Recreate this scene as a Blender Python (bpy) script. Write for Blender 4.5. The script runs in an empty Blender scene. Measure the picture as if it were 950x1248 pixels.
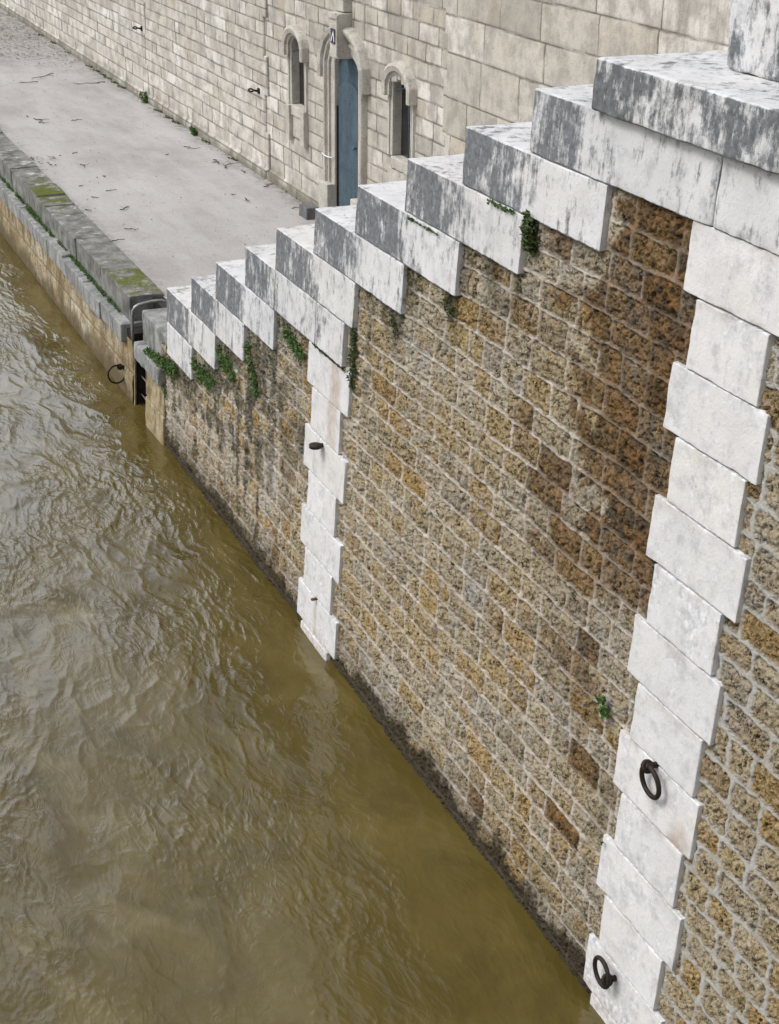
import bpy, bmesh, math, random
import numpy as np
from mathutils import Matrix, Vector

S = bpy.context.scene
COL = S.collection
BAT = 0.055          # batter of the quay wall
X0 = 4.416           # wall face at water level
GZ = 1.29            # promenade level
XB = 8.43            # face of the embankment wall


def wx(z):
    return X0 + BAT * z


# ------------------------------------------------------------------ numpy noise
def _h(ix, iy, seed):
    n = (ix.astype(np.int64) * 374761393 + iy.astype(np.int64) * 668265263 + seed * 974634777) & 0xFFFFFFFF
    n = ((n ^ (n >> 13)) * 1274126177) & 0xFFFFFFFF
    n = n ^ (n >> 16)
    return n


def perlin(x, y, seed=0):
    x = np.asarray(x, float); y = np.asarray(y, float)
    ix = np.floor(x); iy = np.floor(y)
    fx = x - ix; fy = y - iy
    ux = fx * fx * fx * (fx * (fx * 6 - 15) + 10)
    uy = fy * fy * fy * (fy * (fy * 6 - 15) + 10)

    def g(ox, oy):
        a = (_h(ix + ox, iy + oy, seed) & 0xFFFF) * (2 * math.pi / 65536.0)
        return np.cos(a) * (fx - ox) + np.sin(a) * (fy - oy)
    a = g(0, 0) * (1 - ux) + g(1, 0) * ux
    b = g(0, 1) * (1 - ux) + g(1, 1) * ux
    return (a * (1 - uy) + b * uy) * 1.5


def fbm(x, y, octs=4, seed=0, gain=0.5, lac=2.03):
    v = 0; a = 1.0; t = 0
    for o in range(octs):
        v = v + a * perlin(x, y, seed + o * 17)
        t += a; a *= gain
        x = x * lac + 3.1; y = y * lac + 7.7
    return v / t


def sstep(a, b, x):
    t = np.clip((x - a) / (b - a), 0, 1)
    return t * t * (3 - 2 * t)


# ------------------------------------------------------------------ object helpers
def link(o, parent=None):
    COL.objects.link(o)
    if parent is not None:
        o.parent = parent
        L = parent.location
        p = parent.parent
        off = Vector(L)
        while p is not None:
            off += Vector(p.location); p = p.parent
        o.location = -off
    return o


def tag(o, label=None, cat=None, group=None, kind=None):
    if label: o['label'] = label
    if cat: o['category'] = cat
    if group: o['group'] = group
    if kind: o['kind'] = kind
    return o


def thing(name, loc, label, cat, group=None):
    o = bpy.data.objects.new(name, None)
    o.empty_display_size = 0.1
    COL.objects.link(o)
    o.location = loc
    return tag(o, label, cat, group, 'thing' if 'wall' in name.split('_')[-1] else None)


def mesh_obj(name, verts, faces, mat, parent=None, smooth=True, attrs=None, origin=None):
    me = bpy.data.meshes.new(name)
    v = np.asarray(verts, np.float32)
    if origin is not None:
        v = v - np.asarray(origin, np.float32)
    if isinstance(faces, np.ndarray):
        nf = len(faces)
        me.vertices.add(len(v)); me.vertices.foreach_set('co', v.ravel())
        me.loops.add(nf * 4); me.loops.foreach_set('vertex_index', faces.astype(np.int32).ravel())
        me.polygons.add(nf)
        me.polygons.foreach_set('loop_start', np.arange(0, nf * 4, 4, dtype=np.int32))
        me.update(calc_edges=True)
    else:
        me.from_pydata(v.tolist(), [], faces)
        me.update()
    if attrs:
        for k, a in attrs.items():
            at = me.attributes.new(k, 'FLOAT_COLOR', 'POINT')
            at.data.foreach_set('color', np.asarray(a, np.float32).ravel())
    if smooth:
        me.polygons.foreach_set('use_smooth', np.ones(len(me.polygons), bool))
    if mat: me.materials.append(mat)
    o = bpy.data.objects.new(name, me)
    link(o, parent)
    if origin is not None:
        o.location = Vector(o.location) + Vector(origin) if parent is not None else Vector(origin)
    return o


def bm_obj(name, bm, mat, parent=None, smooth=False, origin=None):
    me = bpy.data.meshes.new(name)
    if origin is not None:
        bmesh.ops.translate(bm, verts=bm.verts, vec=-Vector(origin))
    bmesh.ops.recalc_face_normals(bm, faces=bm.faces)
    bm.to_mesh(me); bm.free()
    if smooth:
        for p in me.polygons: p.use_smooth = True
    if mat: me.materials.append(mat)
    o = bpy.data.objects.new(name, me)
    link(o, parent)
    if origin is not None:
        o.location = Vector(o.location) + Vector(origin) if parent is not None else Vector(origin)
    return o


def axis_pts(a, b, r, step):
    L = b - a
    r = min(r, L * 0.3)
    n = max(1, int(round((L - 4 * r) / step))) if L > 4.5 * r else 1
    mid = np.linspace(a + 2 * r, b - 2 * r, n + 1) if L > 4.5 * r else np.array([(a + b) / 2])
    return np.unique(np.concatenate([[a, a + r * .35, a + r], mid, [b - r, b - r * .35, b]]))


def rough_block(name, x0, x1, y0, y1, z0, z1, mat, parent=None, seed=0, r=0.012, step=0.05, amp=0.003,
                chip=1.0, lean=0.0, stain=None, origin=None, rust=None):
    """A dressed stone: rounded, slightly chipped and uneven box.  lean: x shift per metre of z (batter)."""
    X = axis_pts(x0, x1, r, max(step, 0.12)); Y = axis_pts(y0, y1, r, step); Z = axis_pts(z0, z1, r, step)
    nx, ny, nz = len(X), len(Y), len(Z)
    I, J, K = np.meshgrid(np.arange(nx), np.arange(ny), np.arange(nz), indexing='ij')
    surf = (I == 0) | (I == nx - 1) | (J == 0) | (J == ny - 1) | (K == 0) | (K == nz - 1)
    idx = -np.ones(I.shape, int); idx[surf] = np.arange(surf.sum())
    P = np.stack([X[I[surf]], Y[J[surf]], Z[K[surf]]], 1)
    n1 = fbm(P[:, 1] * 6 + P[:, 0] * 3, P[:, 2] * 6 + P[:, 0] * 4, 3, seed)
    rr = r * (1 + chip * np.clip(n1 * 2.2, -0.6, 2.5))[:, None]
    lo = np.array([x0, y0, z0]); hi = np.array([x1, y1, z1])
    inner = np.minimum(np.maximum(P, lo + rr), hi - rr)
    d = P - inner
    ln = np.linalg.norm(d, axis=1, keepdims=True)
    nn = np.where(ln > 1e-9, d / np.maximum(ln, 1e-9), 0)
    Q = inner + nn * np.minimum(rr, ln)
    # bumps on faces
    b = fbm(P[:, 1] * 9 + 5 * P[:, 0], P[:, 2] * 9 - 4 * P[:, 0], 3, seed + 5) * amp
    Q = Q + nn * b[:, None]
    Q[:, 1] += fbm(P[:, 2] * 4, P[:, 0] * 4, 2, seed + 9) * amp * 1.3
    Q[:, 2] += fbm(P[:, 1] * 4, P[:, 0] * 4, 2, seed + 11) * amp * 1.3
    Q[:, 0] += lean * Q[:, 2]
    F = []

    def side(a, flip):
        q = np.stack([a[:-1, :-1], a[1:, :-1], a[1:, 1:], a[:-1, 1:]], -1).reshape(-1, 4)
        F.append(q[:, ::-1] if flip else q)
    side(idx[0], True); side(idx[-1], False)
    side(idx[:, 0], False); side(idx[:, -1], True)
    side(idx[:, :, 0], True); side(idx[:, :, -1], False)
    at = None
    if stain is not None:
        s = stain(P[:, 0], P[:, 1], P[:, 2])
        s = s + 0.75 * sstep(.011, .002, np.minimum(P[:, 2] - z0, (z1 - P[:, 2]) if name == 'quoin_stone' else 9.0)) * (P[:, 0] < x0 + .2) * (z1 - z0 < .6)
        ru = s * 0 if rust is None else rust(P[:, 0], P[:, 1], P[:, 2])
        at = {'st': np.stack([s, ru, s * 0, s * 0 + 1], 1)}
    return mesh_obj(name, Q, np.concatenate(F), mat, parent, True, at, origin)


def add_tube(bm, pts, rad, n=8, closed=False):
    pts = [Vector(p) for p in pts]
    rings = []
    m = len(pts)
    up = Vector((0.3, 0.2, 1)).normalized()
    for i, p in enumerate(pts):
        if closed:
            t = (pts[(i + 1) % m] - pts[i - 1]).normalized()
        else:
            t = (pts[min(i + 1, m - 1)] - pts[max(i - 1, 0)]).normalized()
        a = t.cross(up)
        if a.length < 1e-3: a = t.cross(Vector((1, 0, 0)))
        a.normalize(); b = t.cross(a)
        rr = rad[i] if isinstance(rad, (list, tuple)) else rad
        rings.append([bm.verts.new(p + (a * math.cos(k * 2 * math.pi / n) + b * math.sin(k * 2 * math.pi / n)) * rr) for k in range(n)])
    for i in range(m if closed else m - 1):
        r0 = rings[i]; r1 = rings[(i + 1) % m]
        for k in range(n):
            bm.faces.new((r0[k], r0[(k + 1) % n], r1[(k + 1) % n], r1[k]))
    if not closed:
        bm.faces.new(rings[0]); bm.faces.new(rings[-1])


def add_box(bm, x0, x1, y0, y1, z0, z1, bev=0.0):
    r = bmesh.ops.create_cube(bm, size=1.0)
    vs = r['verts']
    for v in vs:
        v.co = Vector(((x0 + x1) / 2 + v.co.x * (x1 - x0), (y0 + y1) / 2 + v.co.y * (y1 - y0), (z0 + z1) / 2 + v.co.z * (z1 - z0)))
    if bev > 0:
        es = list({e for v in vs for e in v.link_edges})
        bmesh.ops.bevel(bm, geom=es, offset=bev, segments=2, affect='EDGES')


def circle(c, u, v, R, n=32):
    c = Vector(c); u = Vector(u).normalized(); v = Vector(v).normalized()
    return [c + u * R * math.cos(2 * math.pi * k / n) + v * R * math.sin(2 * math.pi * k / n) for k in range(n)]


# ------------------------------------------------------------------ material helpers
class M:
    def __init__(self, name):
        self.mat = bpy.data.materials.new(name)
        self.mat.use_nodes = True
        self.nt = self.mat.node_tree
        self.nt.nodes.clear()
        self.out = self.nt.nodes.new('ShaderNodeOutputMaterial')
        self.bs = self.nt.nodes.new('ShaderNodeBsdfPrincipled')
        self.nt.links.new(self.bs.outputs[0], self.out.inputs['Surface'])
        g = self.nt.nodes.new('ShaderNodeNewGeometry')
        self.pos = g.outputs['Position']
        self.rnd = self.nt.nodes.new('ShaderNodeObjectInfo').outputs['Random']
        self.normal_z = None
        self.geo = g

    def set(self, sock, v):
        if isinstance(v, bpy.types.NodeSocket): self.nt.links.new(v, sock)
        elif isinstance(v, (tuple, list)) and len(v) == 3 and sock.type == 'RGBA': sock.default_value = (*v, 1)
        else: sock.default_value = v

    def math(self, op, a, b=0.0, c=None):
        n = self.nt.nodes.new('ShaderNodeMath'); n.operation = op
        self.set(n.inputs[0], a); self.set(n.inputs[1], b)
        if c is not None: self.set(n.inputs[2], c)
        return n.outputs[0]

    def mix(self, f, a, b, blend='MIX'):
        n = self.nt.nodes.new('ShaderNodeMix'); n.data_type = 'RGBA'; n.blend_type = blend
        self.set(n.inputs[0], f); self.set(n.inputs[6], a); self.set(n.inputs[7], b)
        return n.outputs[2]

    def ramp(self, f, stops, interp='LINEAR'):
        n = self.nt.nodes.new('ShaderNodeValToRGB')
        cr = n.color_ramp; cr.interpolation = interp
        while len(cr.elements) < len(stops): cr.elements.new(0.5)
        for e, (p, c) in zip(cr.elements, stops):
            e.position = p
            e.color = (c, c, c, 1) if isinstance(c, (int, float)) else (*c, 1)
        self.set(n.inputs[0], f)
        return n.outputs[0]

    def map(self, scale=(1, 1, 1), shift=None):
        n = self.nt.nodes.new('ShaderNodeVectorMath'); n.operation = 'MULTIPLY'
        self.set(n.inputs[0], self.pos); n.inputs[1].default_value = scale
        if shift is None: return n.outputs[0]
        a = self.nt.nodes.new('ShaderNodeVectorMath'); a.operation = 'ADD'
        self.set(a.inputs[0], n.outputs[0])
        c = self.nt.nodes.new('ShaderNodeCombineXYZ')
        s = self.math('MULTIPLY', shift, 37.0)
        for k in range(3): self.set(c.inputs[k], s)
        self.set(a.inputs[1], c.outputs[0])
        return a.outputs[0]

    def noise(self, vec, scale, detail=4, rough=0.55, dist=0.0):
        n = self.nt.nodes.new('ShaderNodeTexNoise')
        self.set(n.inputs['Vector'], vec)
        n.inputs['Scale'].default_value = scale; n.inputs['Detail'].default_value = detail
        n.inputs['Roughness'].default_value = rough; n.inputs['Distortion'].default_value = dist
        return n.outputs[0]

    def voro(self, vec, scale, feature='F1'):
        n = self.nt.nodes.new('ShaderNodeTexVoronoi'); n.feature = feature
        self.set(n.inputs['Vector'], vec); n.inputs['Scale'].default_value = scale
        return n.outputs['Distance']

    def attr(self, name):
        n = self.nt.nodes.new('ShaderNodeAttribute'); n.attribute_name = name
        s = self.nt.nodes.new('ShaderNodeSeparateColor')
        self.nt.links.new(n.outputs['Color'], s.inputs[0])
        return s.outputs[0], s.outputs[1], s.outputs[2], n.outputs['Alpha']

    def bump(self, h, strength=0.5, dist=0.01, normal=None):
        n = self.nt.nodes.new('ShaderNodeBump')
        n.inputs['Strength'].default_value = strength; n.inputs['Distance'].default_value = dist
        self.set(n.inputs['Height'], h)
        if normal is not None: self.set(n.inputs['Normal'], normal)
        return n.outputs[0]

    def done(self, col, rough=0.9, normal=None, spec=0.3, metallic=0.0):
        self.set(self.bs.inputs['Base Color'], col)
        self.set(self.bs.inputs['Roughness'], rough)
        self.bs.inputs['Specular IOR Level'].default_value = spec
        self.bs.inputs['Metallic'].default_value = metallic
        if normal is not None: self.set(self.bs.inputs['Normal'], normal)
        return self.mat


def mat_rubble():
    m = M('rubble_masonry')
    r1, r2, mor, right = m.attr('st')
    brown, moss, algae, pale = m.attr('zone')
    n_mid = m.noise(m.pos, 7, 4, 0.6)
    pal = m.ramp(r1, [(0.0, (.42, .34, .20)), (0.14, (.62, .54, .39)), (0.28, (.44, .385, .29)), (0.42, (.68, .61, .48)),
                      (0.54, (.54, .39, .17)), (0.66, (.55, .475, .35)), (0.78, (.56, .35, .105)), (0.88, (.38, .24, .10)), (0.94, (.50, .46, .40)), (1.0, (.64, .49, .23))])
    pal = m.mix(m.ramp(n_mid, [(0.42, 0.0), (0.62, 0.45)]), pal, (.50, .33, .115))
    pal = m.mix(m.ramp(m.noise(m.pos, 0.9, 4, 0.6), [(0.44, 0.0), (0.62, 0.42)]), pal, (.52, .36, .13))
    # speckle of the porous stone; dark of its pits put into the colour
    sp = m.noise(m.pos, 17, 7, 0.80)
    sp2 = m.noise(m.pos, 62, 4, 0.75)
    speck = m.math('ADD', m.math('MULTIPLY', sp, 0.6), m.math('MULTIPLY', sp2, 0.4))
    col = m.mix(m.ramp(speck, [(0.50, 0.0), (0.54, 0.5), (0.60, 0.9)]), pal, m.mix(0.55, pal, (.86, .78, .62)))
    col = m.mix(m.ramp(speck, [(0.385, 0.98), (0.44, 0.88), (0.476, 0.0)]), col, (.030, .023, .015))
    # mortar
    mcol = m.mix(m.ramp(m.noise(m.pos, 14, 5, 0.65), [(0.3, 0.0), (0.7, 1.0)]), (.50, .44, .36), (.74, .675, .59))
    mcol = m.mix(right, mcol, m.mix(m.noise(m.pos, 20, 4), (.42, .405, .37), (.56, .545, .505)))
    mfac = m.math('MULTIPLY', mor, m.ramp(m.noise(m.pos, 5, 4, 0.6), [(0.28, 0.45), (0.5, 1.0)]))
    col = m.mix(mfac, col, mcol)
    # lime wash traces
    col = m.mix(m.math('MULTIPLY', pale, m.ramp(m.noise(m.pos, 9, 6, 0.75), [(0.46, 0.0), (0.60, 0.9)])), col, (.60, .58, .54))
    # iron-brown stain
    bcol = m.mix(m.ramp(m.noise(m.pos, 9, 5, 0.65), [(0.40, 0.0), (0.62, 1.0)]), (.060, .040, .022), (.34, .165, .042))
    bcol = m.mix(m.ramp(speck, [(0.42, 0.9), (0.5, 0.0)]), bcol, (.02, .014, .009))
    bcol = m.mix(m.math('MULTIPLY', mfac, 0.55), bcol, (.17, .125, .08))
    col = m.mix(brown, col, bcol)
    # dark moss and green
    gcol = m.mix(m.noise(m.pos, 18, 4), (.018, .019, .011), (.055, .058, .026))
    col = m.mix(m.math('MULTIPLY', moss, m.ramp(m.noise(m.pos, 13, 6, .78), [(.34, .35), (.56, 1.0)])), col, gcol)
    acol = m.mix(m.noise(m.pos, 30, 5, 0.7), (.020, .016, .009), (.085, .064, .032))
    col = m.mix(algae, col, acol)
    h = m.math('ADD', m.math('MULTIPLY', sp, 1.0), m.math('MULTIPLY', sp2, 0.5))
    hs = m.math('MULTIPLY', h, m.math('SUBTRACT', 1.0, m.math('MULTIPLY', mfac, 0.6)))
    return m.done(col, 0.92, m.bump(hs, 1.0, 0.05), 0.25)


def mat_limestone(name, base=(.70, .685, .665), streak=1.0, dark=(.13, .135, .14), vz=1.0):
    m = M(name)
    st, ru, _, _ = m.attr('st')
    v = m.map((1, 1, 1), m.rnd)
    vs = m.map((5, 5, 0.8 * vz), m.rnd)
    vf = m.map((19, 19, 1.5 * vz), m.rnd)
    big = m.noise(v, 2.6, 5, 0.6)
    fine = m.noise(v, 55, 4, 0.6)
    col = m.mix(m.ramp(big, [(0.35, 0.0), (0.7, 1.0)]), tuple(c * .86 for c in base), base)
    tint = m.ramp(m.rnd, [(0.0, (1.02, 1.0, .96)), (0.5, (.96, .965, .97)), (1.0, (1.04, 1.03, 1.02))])
    col = m.mix(1.0, col, tint, 'MULTIPLY')
    # warm patches and pock marks
    col = m.mix(m.ramp(m.noise(v, 1.7, 4, 0.6), [(0.52, 0.0), (0.75, 0.35)]), col, (.60, .55, .48))
    col = m.mix(m.ramp(fine, [(0.27, 0.35), (0.35, 0.0)]), col, (.40, .39, .39))
    col = m.mix(m.ramp(m.noise(v, 7, 5, 0.7), [(0.50, 0.0), (0.66, 0.55)]), col, (.36, .36, .37))
    s1 = m.noise(vs, 1.0, 5, 0.65, 0.5)
    s2 = m.noise(vf, 1.0, 5, 0.7, 0.4)
    s = m.math('ADD', m.math('MULTIPLY', s1, 0.5), m.math('MULTIPLY', s2, 0.5))
    s = m.math('ADD', m.math('MULTIPLY', m.math('SUBTRACT', s, .5), 2.2), .5)
    s = m.math('ADD', s, m.math('MULTIPLY', m.math('SUBTRACT', m.noise(v, 9, 7, 0.80), .5), 1.5))
    # stained weight pushes the threshold
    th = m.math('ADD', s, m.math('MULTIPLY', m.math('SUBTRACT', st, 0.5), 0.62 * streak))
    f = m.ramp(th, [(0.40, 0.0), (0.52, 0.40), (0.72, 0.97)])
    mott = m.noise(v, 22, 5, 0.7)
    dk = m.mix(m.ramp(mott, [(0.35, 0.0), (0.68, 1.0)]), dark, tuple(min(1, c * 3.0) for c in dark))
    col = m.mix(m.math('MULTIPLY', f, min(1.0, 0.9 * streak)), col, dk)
    col = m.mix(m.math('MULTIPLY', ru, m.ramp(m.noise(v, 10, 5, .7), [(0.3, .35), (0.6, 1.0)])), col, (.36, .255, .165))
    h = m.math('ADD', m.math('MULTIPLY', fine, 0.5), m.noise(v, 14, 5, 0.65))
    return m.done(col, 0.85, m.bump(h, 0.45, 0.012), 0.3)


def mat_lichen(name):
    """horizontal treads: white crust with grey mottling"""
    m = M(name)
    return m


def mat_backwall(name, warm=0.0):
    m = M(name)
    r1, r2, mor, dark = m.attr('st')
    z1, z2, z3, _ = m.attr('zone')
    v = m.pos
    base = m.ramp(r1, [(0.0, (.37, .35, .315)), (0.25, (.55, .53, .49)), (0.45, (.44, .415, .37)), (0.62, (.67, .655, .625)), (0.8, (.51, .485, .435)), (1.0, (.47, .43, .365))])
    base = m.mix(m.math('MULTIPLY', z1, 0.55), base, m.mix(r2, (.46, .445, .42), (.76, .755, .74)))
    base = m.mix(1.0, base, (1.05, 1.03, .99), 'MULTIPLY')
    n = m.noise(v, 3.2, 5, 0.62)
    base = m.mix(m.ramp(n, [(0.40, 0.65), (0.56, 0.0)]), base, (.30, .28, .25))
    vv = m.map((5, 5, 0.7))
    drip = m.noise(vv, 1.0, 5, 0.65)
    base = m.mix(m.math('MULTIPLY', z2, m.ramp(drip, [(0.44, 0.0), (0.66, 0.62)])), base, (.23, .20, .16))
    och = m.noise(v, 1.1, 4, 0.6)
    base = m.mix(m.ramp(och, [(0.60, 0.0), (0.74, 0.45)]), base, (.42, .34, .20))
    base = m.mix(m.ramp(m.noise(v, 60, 4, 0.65), [(0.32, 0.55), (0.44, 0.0)]), base, (.16, .14, .11))
    mc = m.mix(m.noise(v, 6, 3), (.035, .03, .024), (.20, .175, .145))
    col = m.mix(mor, base, mc)
    col = m.mix(dark, col, (.03, .026, .02))
    col = m.mix(z3, col, m.mix(m.noise(v, 18, 4), (.06, .06, .035), (.20, .18, .13)))
    h = m.math('ADD', m.noise(v, 22, 5, 0.65), m.math('MULTIPLY', m.noise(v, 80, 3), 0.3))
    return m.done(col, 0.92, m.bump(h, 0.5, 0.015), 0.25)


def mat_dressed(name, a, b, stain, drip_amt=0.7):
    m = M(name)
    v = m.map((1, 1, 1), m.rnd)
    n = m.noise(v, 4, 5, 0.62)
    col = m.mix(m.ramp(n, [(0.33, 0.0), (0.68, 1.0)]), a, b)
    dr = m.noise(m.map((5, 5, 1.9), m.rnd), 1.0, 6, 0.75)
    col = m.mix(m.ramp(dr, [(0.46, 0.0), (0.66, drip_amt)]), col, stain)
    col = m.mix(m.ramp(m.noise(v, 45, 4, 0.65), [(0.33, 0.6), (0.45, 0.0)]), col, tuple(c * .5 for c in stain))
    h = m.math('ADD', m.noise(v, 18, 5, 0.65), m.math('MULTIPLY', m.noise(v, 70, 3), 0.4))
    return m.done(col, 0.92, m.bump(h, 0.55, 0.015), 0.25)


def mat_mossy(name):
    m = M(name)
    v = m.map((1, 1, 1), m.rnd)
    n = m.noise(v, 5, 5, 0.65)
    col = m.mix(m.ramp(n, [(0.35, 0.0), (0.65, 1.0)]), (.10, .10, .09), (.27, .27, .25))
    up = m.nt.nodes.new('ShaderNodeSeparateXYZ')
    m.nt.links.new(m.geo.outputs['Normal'], up.inputs[0])
    ps = m.nt.nodes.new('ShaderNodeSeparateXYZ'); m.nt.links.new(m.pos, ps.inputs[0])
    w1 = m.math('SUBTRACT', 1.0, m.math('MULTIPLY', m.math('ABSOLUTE', m.math('SUBTRACT', ps.outputs[1], 19.0)), .75))
    w2 = m.math('SUBTRACT', 1.15, m.math('MULTIPLY', m.math('ABSOLUTE', m.math('SUBTRACT', ps.outputs[1], 24.2)), .8))
    wm = m.math('MAXIMUM', m.math('MAXIMUM', w1, w2), 0.02)
    th = m.math('ADD', m.math('MULTIPLY', m.math('SUBTRACT', m.noise(m.pos, 4.0, 7, 0.78), .5), 2.0), m.math('MULTIPLY', wm, .38))
    th = m.math('ADD', th, .42)
    f = m.math('MULTIPLY', m.ramp(up.outputs[2], [(0.3, 0.0), (0.9, 1.0)]), m.ramp(th, [(0.60, 0.0), (0.78, 0.95)]))
    col = m.mix(m.math('MULTIPLY', m.ramp(up.outputs[2], [(0.3, 0.0), (0.9, 1.0)]), m.ramp(m.noise(m.pos, 3.0, 5, .7), [(.58, 0.0), (.64, .8)])), col, (.52, .52, .50))
    mos = m.mix(m.noise(v, 16, 4), (.04, .05, .014), (.16, .175, .022))
    col = m.mix(f, col, mos)
    return m.done(col, 0.95, m.bump(m.noise(v, 30, 5, 0.7), 0.7, 0.02), 0.2)


def mat_river():
    m = M('river_water')
    st, chop, _, _ = m.attr('st')
    v = m.map((1, 1, 1))
    silt_sheen = m.noise(m.map((1.0, 0.5, 1)), 1.3, 6, 0.62, 1.2)
    col = m.mix(m.ramp(silt_sheen, [(0.38, 0.0), (0.66, 1.0)]), (.074, .055, .013), (.114, .087, .024))
    col = m.mix(st, col, (.23, .195, .10))  # pale cloud reflections painted into the muddy water colour
    w = m.nt.nodes.new('ShaderNodeVectorMath'); w.operation = 'ADD'
    wn = m.nt.nodes.new('ShaderNodeTexNoise'); m.set(wn.inputs['Vector'], m.map((1, .6, 1))); wn.inputs['Scale'].default_value = 1.6; wn.inputs['Detail'].default_value = 3
    ws = m.nt.nodes.new('ShaderNodeVectorMath'); ws.operation = 'SCALE'; m.set(ws.inputs[0], wn.outputs['Color']); ws.inputs['Scale'].default_value = .6
    m.set(w.inputs[0], m.map((1, .42, 1))); m.set(w.inputs[1], ws.outputs[0])
    h1 = m.noise(w.outputs[0], 6.5, 2, 0.5, 0.6)
    h2 = m.noise(w.outputs[0], 15, 2, 0.5, 0.6)
    # thin crests: ridges of the warped noise
    q1 = m.math('POWER', m.math('SUBTRACT', 1.0, m.math('MULTIPLY', m.math('ABSOLUTE', m.math('SUBTRACT', h1, .5)), 3.0)), 3.0)
    q2 = m.math('POWER', m.math('SUBTRACT', 1.0, m.math('MULTIPLY', m.math('ABSOLUTE', m.math('SUBTRACT', h2, .5)), 3.0)), 3.0)
    h = m.math('ADD', m.math('MULTIPLY', q1, 0.8), m.math('MULTIPLY', q2, 0.35))
    h = m.math('ADD', h, m.math('MULTIPLY', m.noise(w.outputs[0], 30, 3, .55, .4), 0.35))
    h = m.math('MULTIPLY', h, m.math('ADD', m.math('MULTIPLY', chop, .8), .2))
    mt = m.done(col, 0.06, m.bump(h, 0.24, 0.03), 0.65)
    m.bs.inputs['IOR'].default_value = 1.5
    return mt


def mat_paving():
    m = M('promenade_surface')
    v = m.pos
    n1 = m.noise(v, .55, 5, 0.6)
    n2 = m.noise(m.map((1.4, .35, 1)), 1.2, 5, 0.65)
    col = m.mix(m.ramp(n1, [(0.33, 0.0), (0.68, 1.0)]), (.325, .308, .295), (.435, .417, .405))
    col = m.mix(m.ramp(n2, [(0.42, 0.0), (0.62, 0.6)]), col, (.47, .46, .455))
    g = m.noise(v, 38, 5, 0.7)
    col = m.mix(m.ramp(g, [(0.34, 0.65), (0.45, 0.0)]), col, (.17, .15, .13))
    col = m.mix(m.ramp(m.noise(v, 9, 5, 0.7), [(0.30, 0.5), (0.42, 0.0)]), col, (.24, .215, .19))
    d, e, _, _ = m.attr('st')
    col = m.mix(m.math('MULTIPLY', d, m.ramp(m.noise(v, 7, 5, 0.75), [(0.36, 0.9), (0.56, 0.15)])), col, (.10, .085, .06))
    return m.done(col, 0.9, m.bump(m.math('ADD', g, m.noise(v, 6, 4)), 0.5, 0.02), 0.25)


def mat_simple(name, a, b, scale=20, rough=0.6, metallic=0.0, bump=0.3, spec=0.4, bd=0.004):
    m = M(name)
    v = m.map((1, 1, 1), m.rnd)
    n = m.noise(v, scale, 5, 0.65)
    col = m.mix(m.ramp(n, [(0.35, 0.0), (0.65, 1.0)]), a, b)
    return m.done(col, rough, m.bump(n, bump, bd), spec, metallic)


def mat_leaf(name, a, b):
    m = M(name)
    g = m.nt.nodes.new('ShaderNodeNewGeometry')
    col = m.mix(g.outputs['Random Per Island'], a, b)
    mt = m.done(col, 0.6, None, 0.3)
    return mt


MAT = dict(
    rubble=mat_rubble(),
    quoin=mat_limestone('white_limestone', (.70, .692, .685), 0.85, (.30, .305, .315)),
    coping=mat_limestone('weathered_limestone', (.66, .662, .668), 1.05, (.060, .064, .070), 1.9),
    crust=mat_limestone('lichen_crusted_limestone', (.66, .662, .668), 1.05, (.048, .052, .055), 3.5),
    back=mat_backwall('embankment_ashlar'),
    dressed=mat_dressed('dressed_stone', (.44, .415, .365), (.57, .545, .495), (.24, .21, .165), .55),
    yellow=mat_dressed('yellow_limestone', (.27, .205, .10), (.48, .42, .29), (.085, .06, .028), 1.0),
    grey=mat_dressed('grey_stone', (.20, .205, .20), (.40, .40, .385), (.085, .088, .08), 0.85),
    greydark=mat_dressed('dark_grey_stone', (.12, .12, .12), (.22, .22, .22), (.07, .07, .07)),
    moss=mat_mossy('mossy_stone'),
    river=mat_river(), paving=mat_paving(),
    iron=mat_simple('rusted_black_iron', (.018, .013, .011), (.05, .032, .024), 60, 0.65, 0.5, 0.6),
    rust=mat_simple('rust', (.10, .045, .02), (.22, .11, .05), 50, 0.8, 0.2, 0.6),
    steel=mat_simple('galvanised_steel', (.22, .225, .22), (.36, .365, .36), 30, 0.45, 0.5, 0.2),
    door=mat_dressed('blue_grey_paint', (.058, .09, .115), (.085, .125, .15), (.04, .058, .07), .6),
    bluebar=mat_simple('blue_grey_iron', (.05, .075, .095), (.10, .13, .155), 20, 0.5, 0.2, 0.2),
    dark=mat_simple('dark_glass', (.012, .013, .014), (.03, .03, .03), 4, 0.25, 0, 0.1),
    wet_shade=mat_simple('wet_shaded_stone', (.010, .009, .008), (.03, .027, .022), 12, 0.6, 0, 0.5, 0.3),
    twig=mat_simple('dead_wood', (.035, .026, .02), (.09, .07, .055), 40, 0.9, 0, 0.5),
    litter=mat_leaf('dead_leaves', (.05, .035, .022), (.13, .095, .06)),
    leaf=mat_leaf('green_leaves', (.028, .068, .012), (.075, .145, .025)),
    moss_leaf=mat_leaf('dark_moss', (.02, .035, .008), (.06, .085, .02)),
    plate=mat_simple('navy_enamel', (.012, .014, .035), (.02, .022, .05), 20, 0.3, 0, 0.05),
    white=mat_simple('white_enamel', (.7, .7, .72), (.8, .8, .8), 20, 0.4, 0, 0.05),
    core=mat_simple('core_rubble', (.16, .14, .11), (.28, .25, .2), 8, 0.95, 0, 0.6),
    brown=mat_simple('brown_paint', (.06, .03, .018), (.10, .05, .03), 10, 0.6, 0, 0.2),
)


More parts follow.
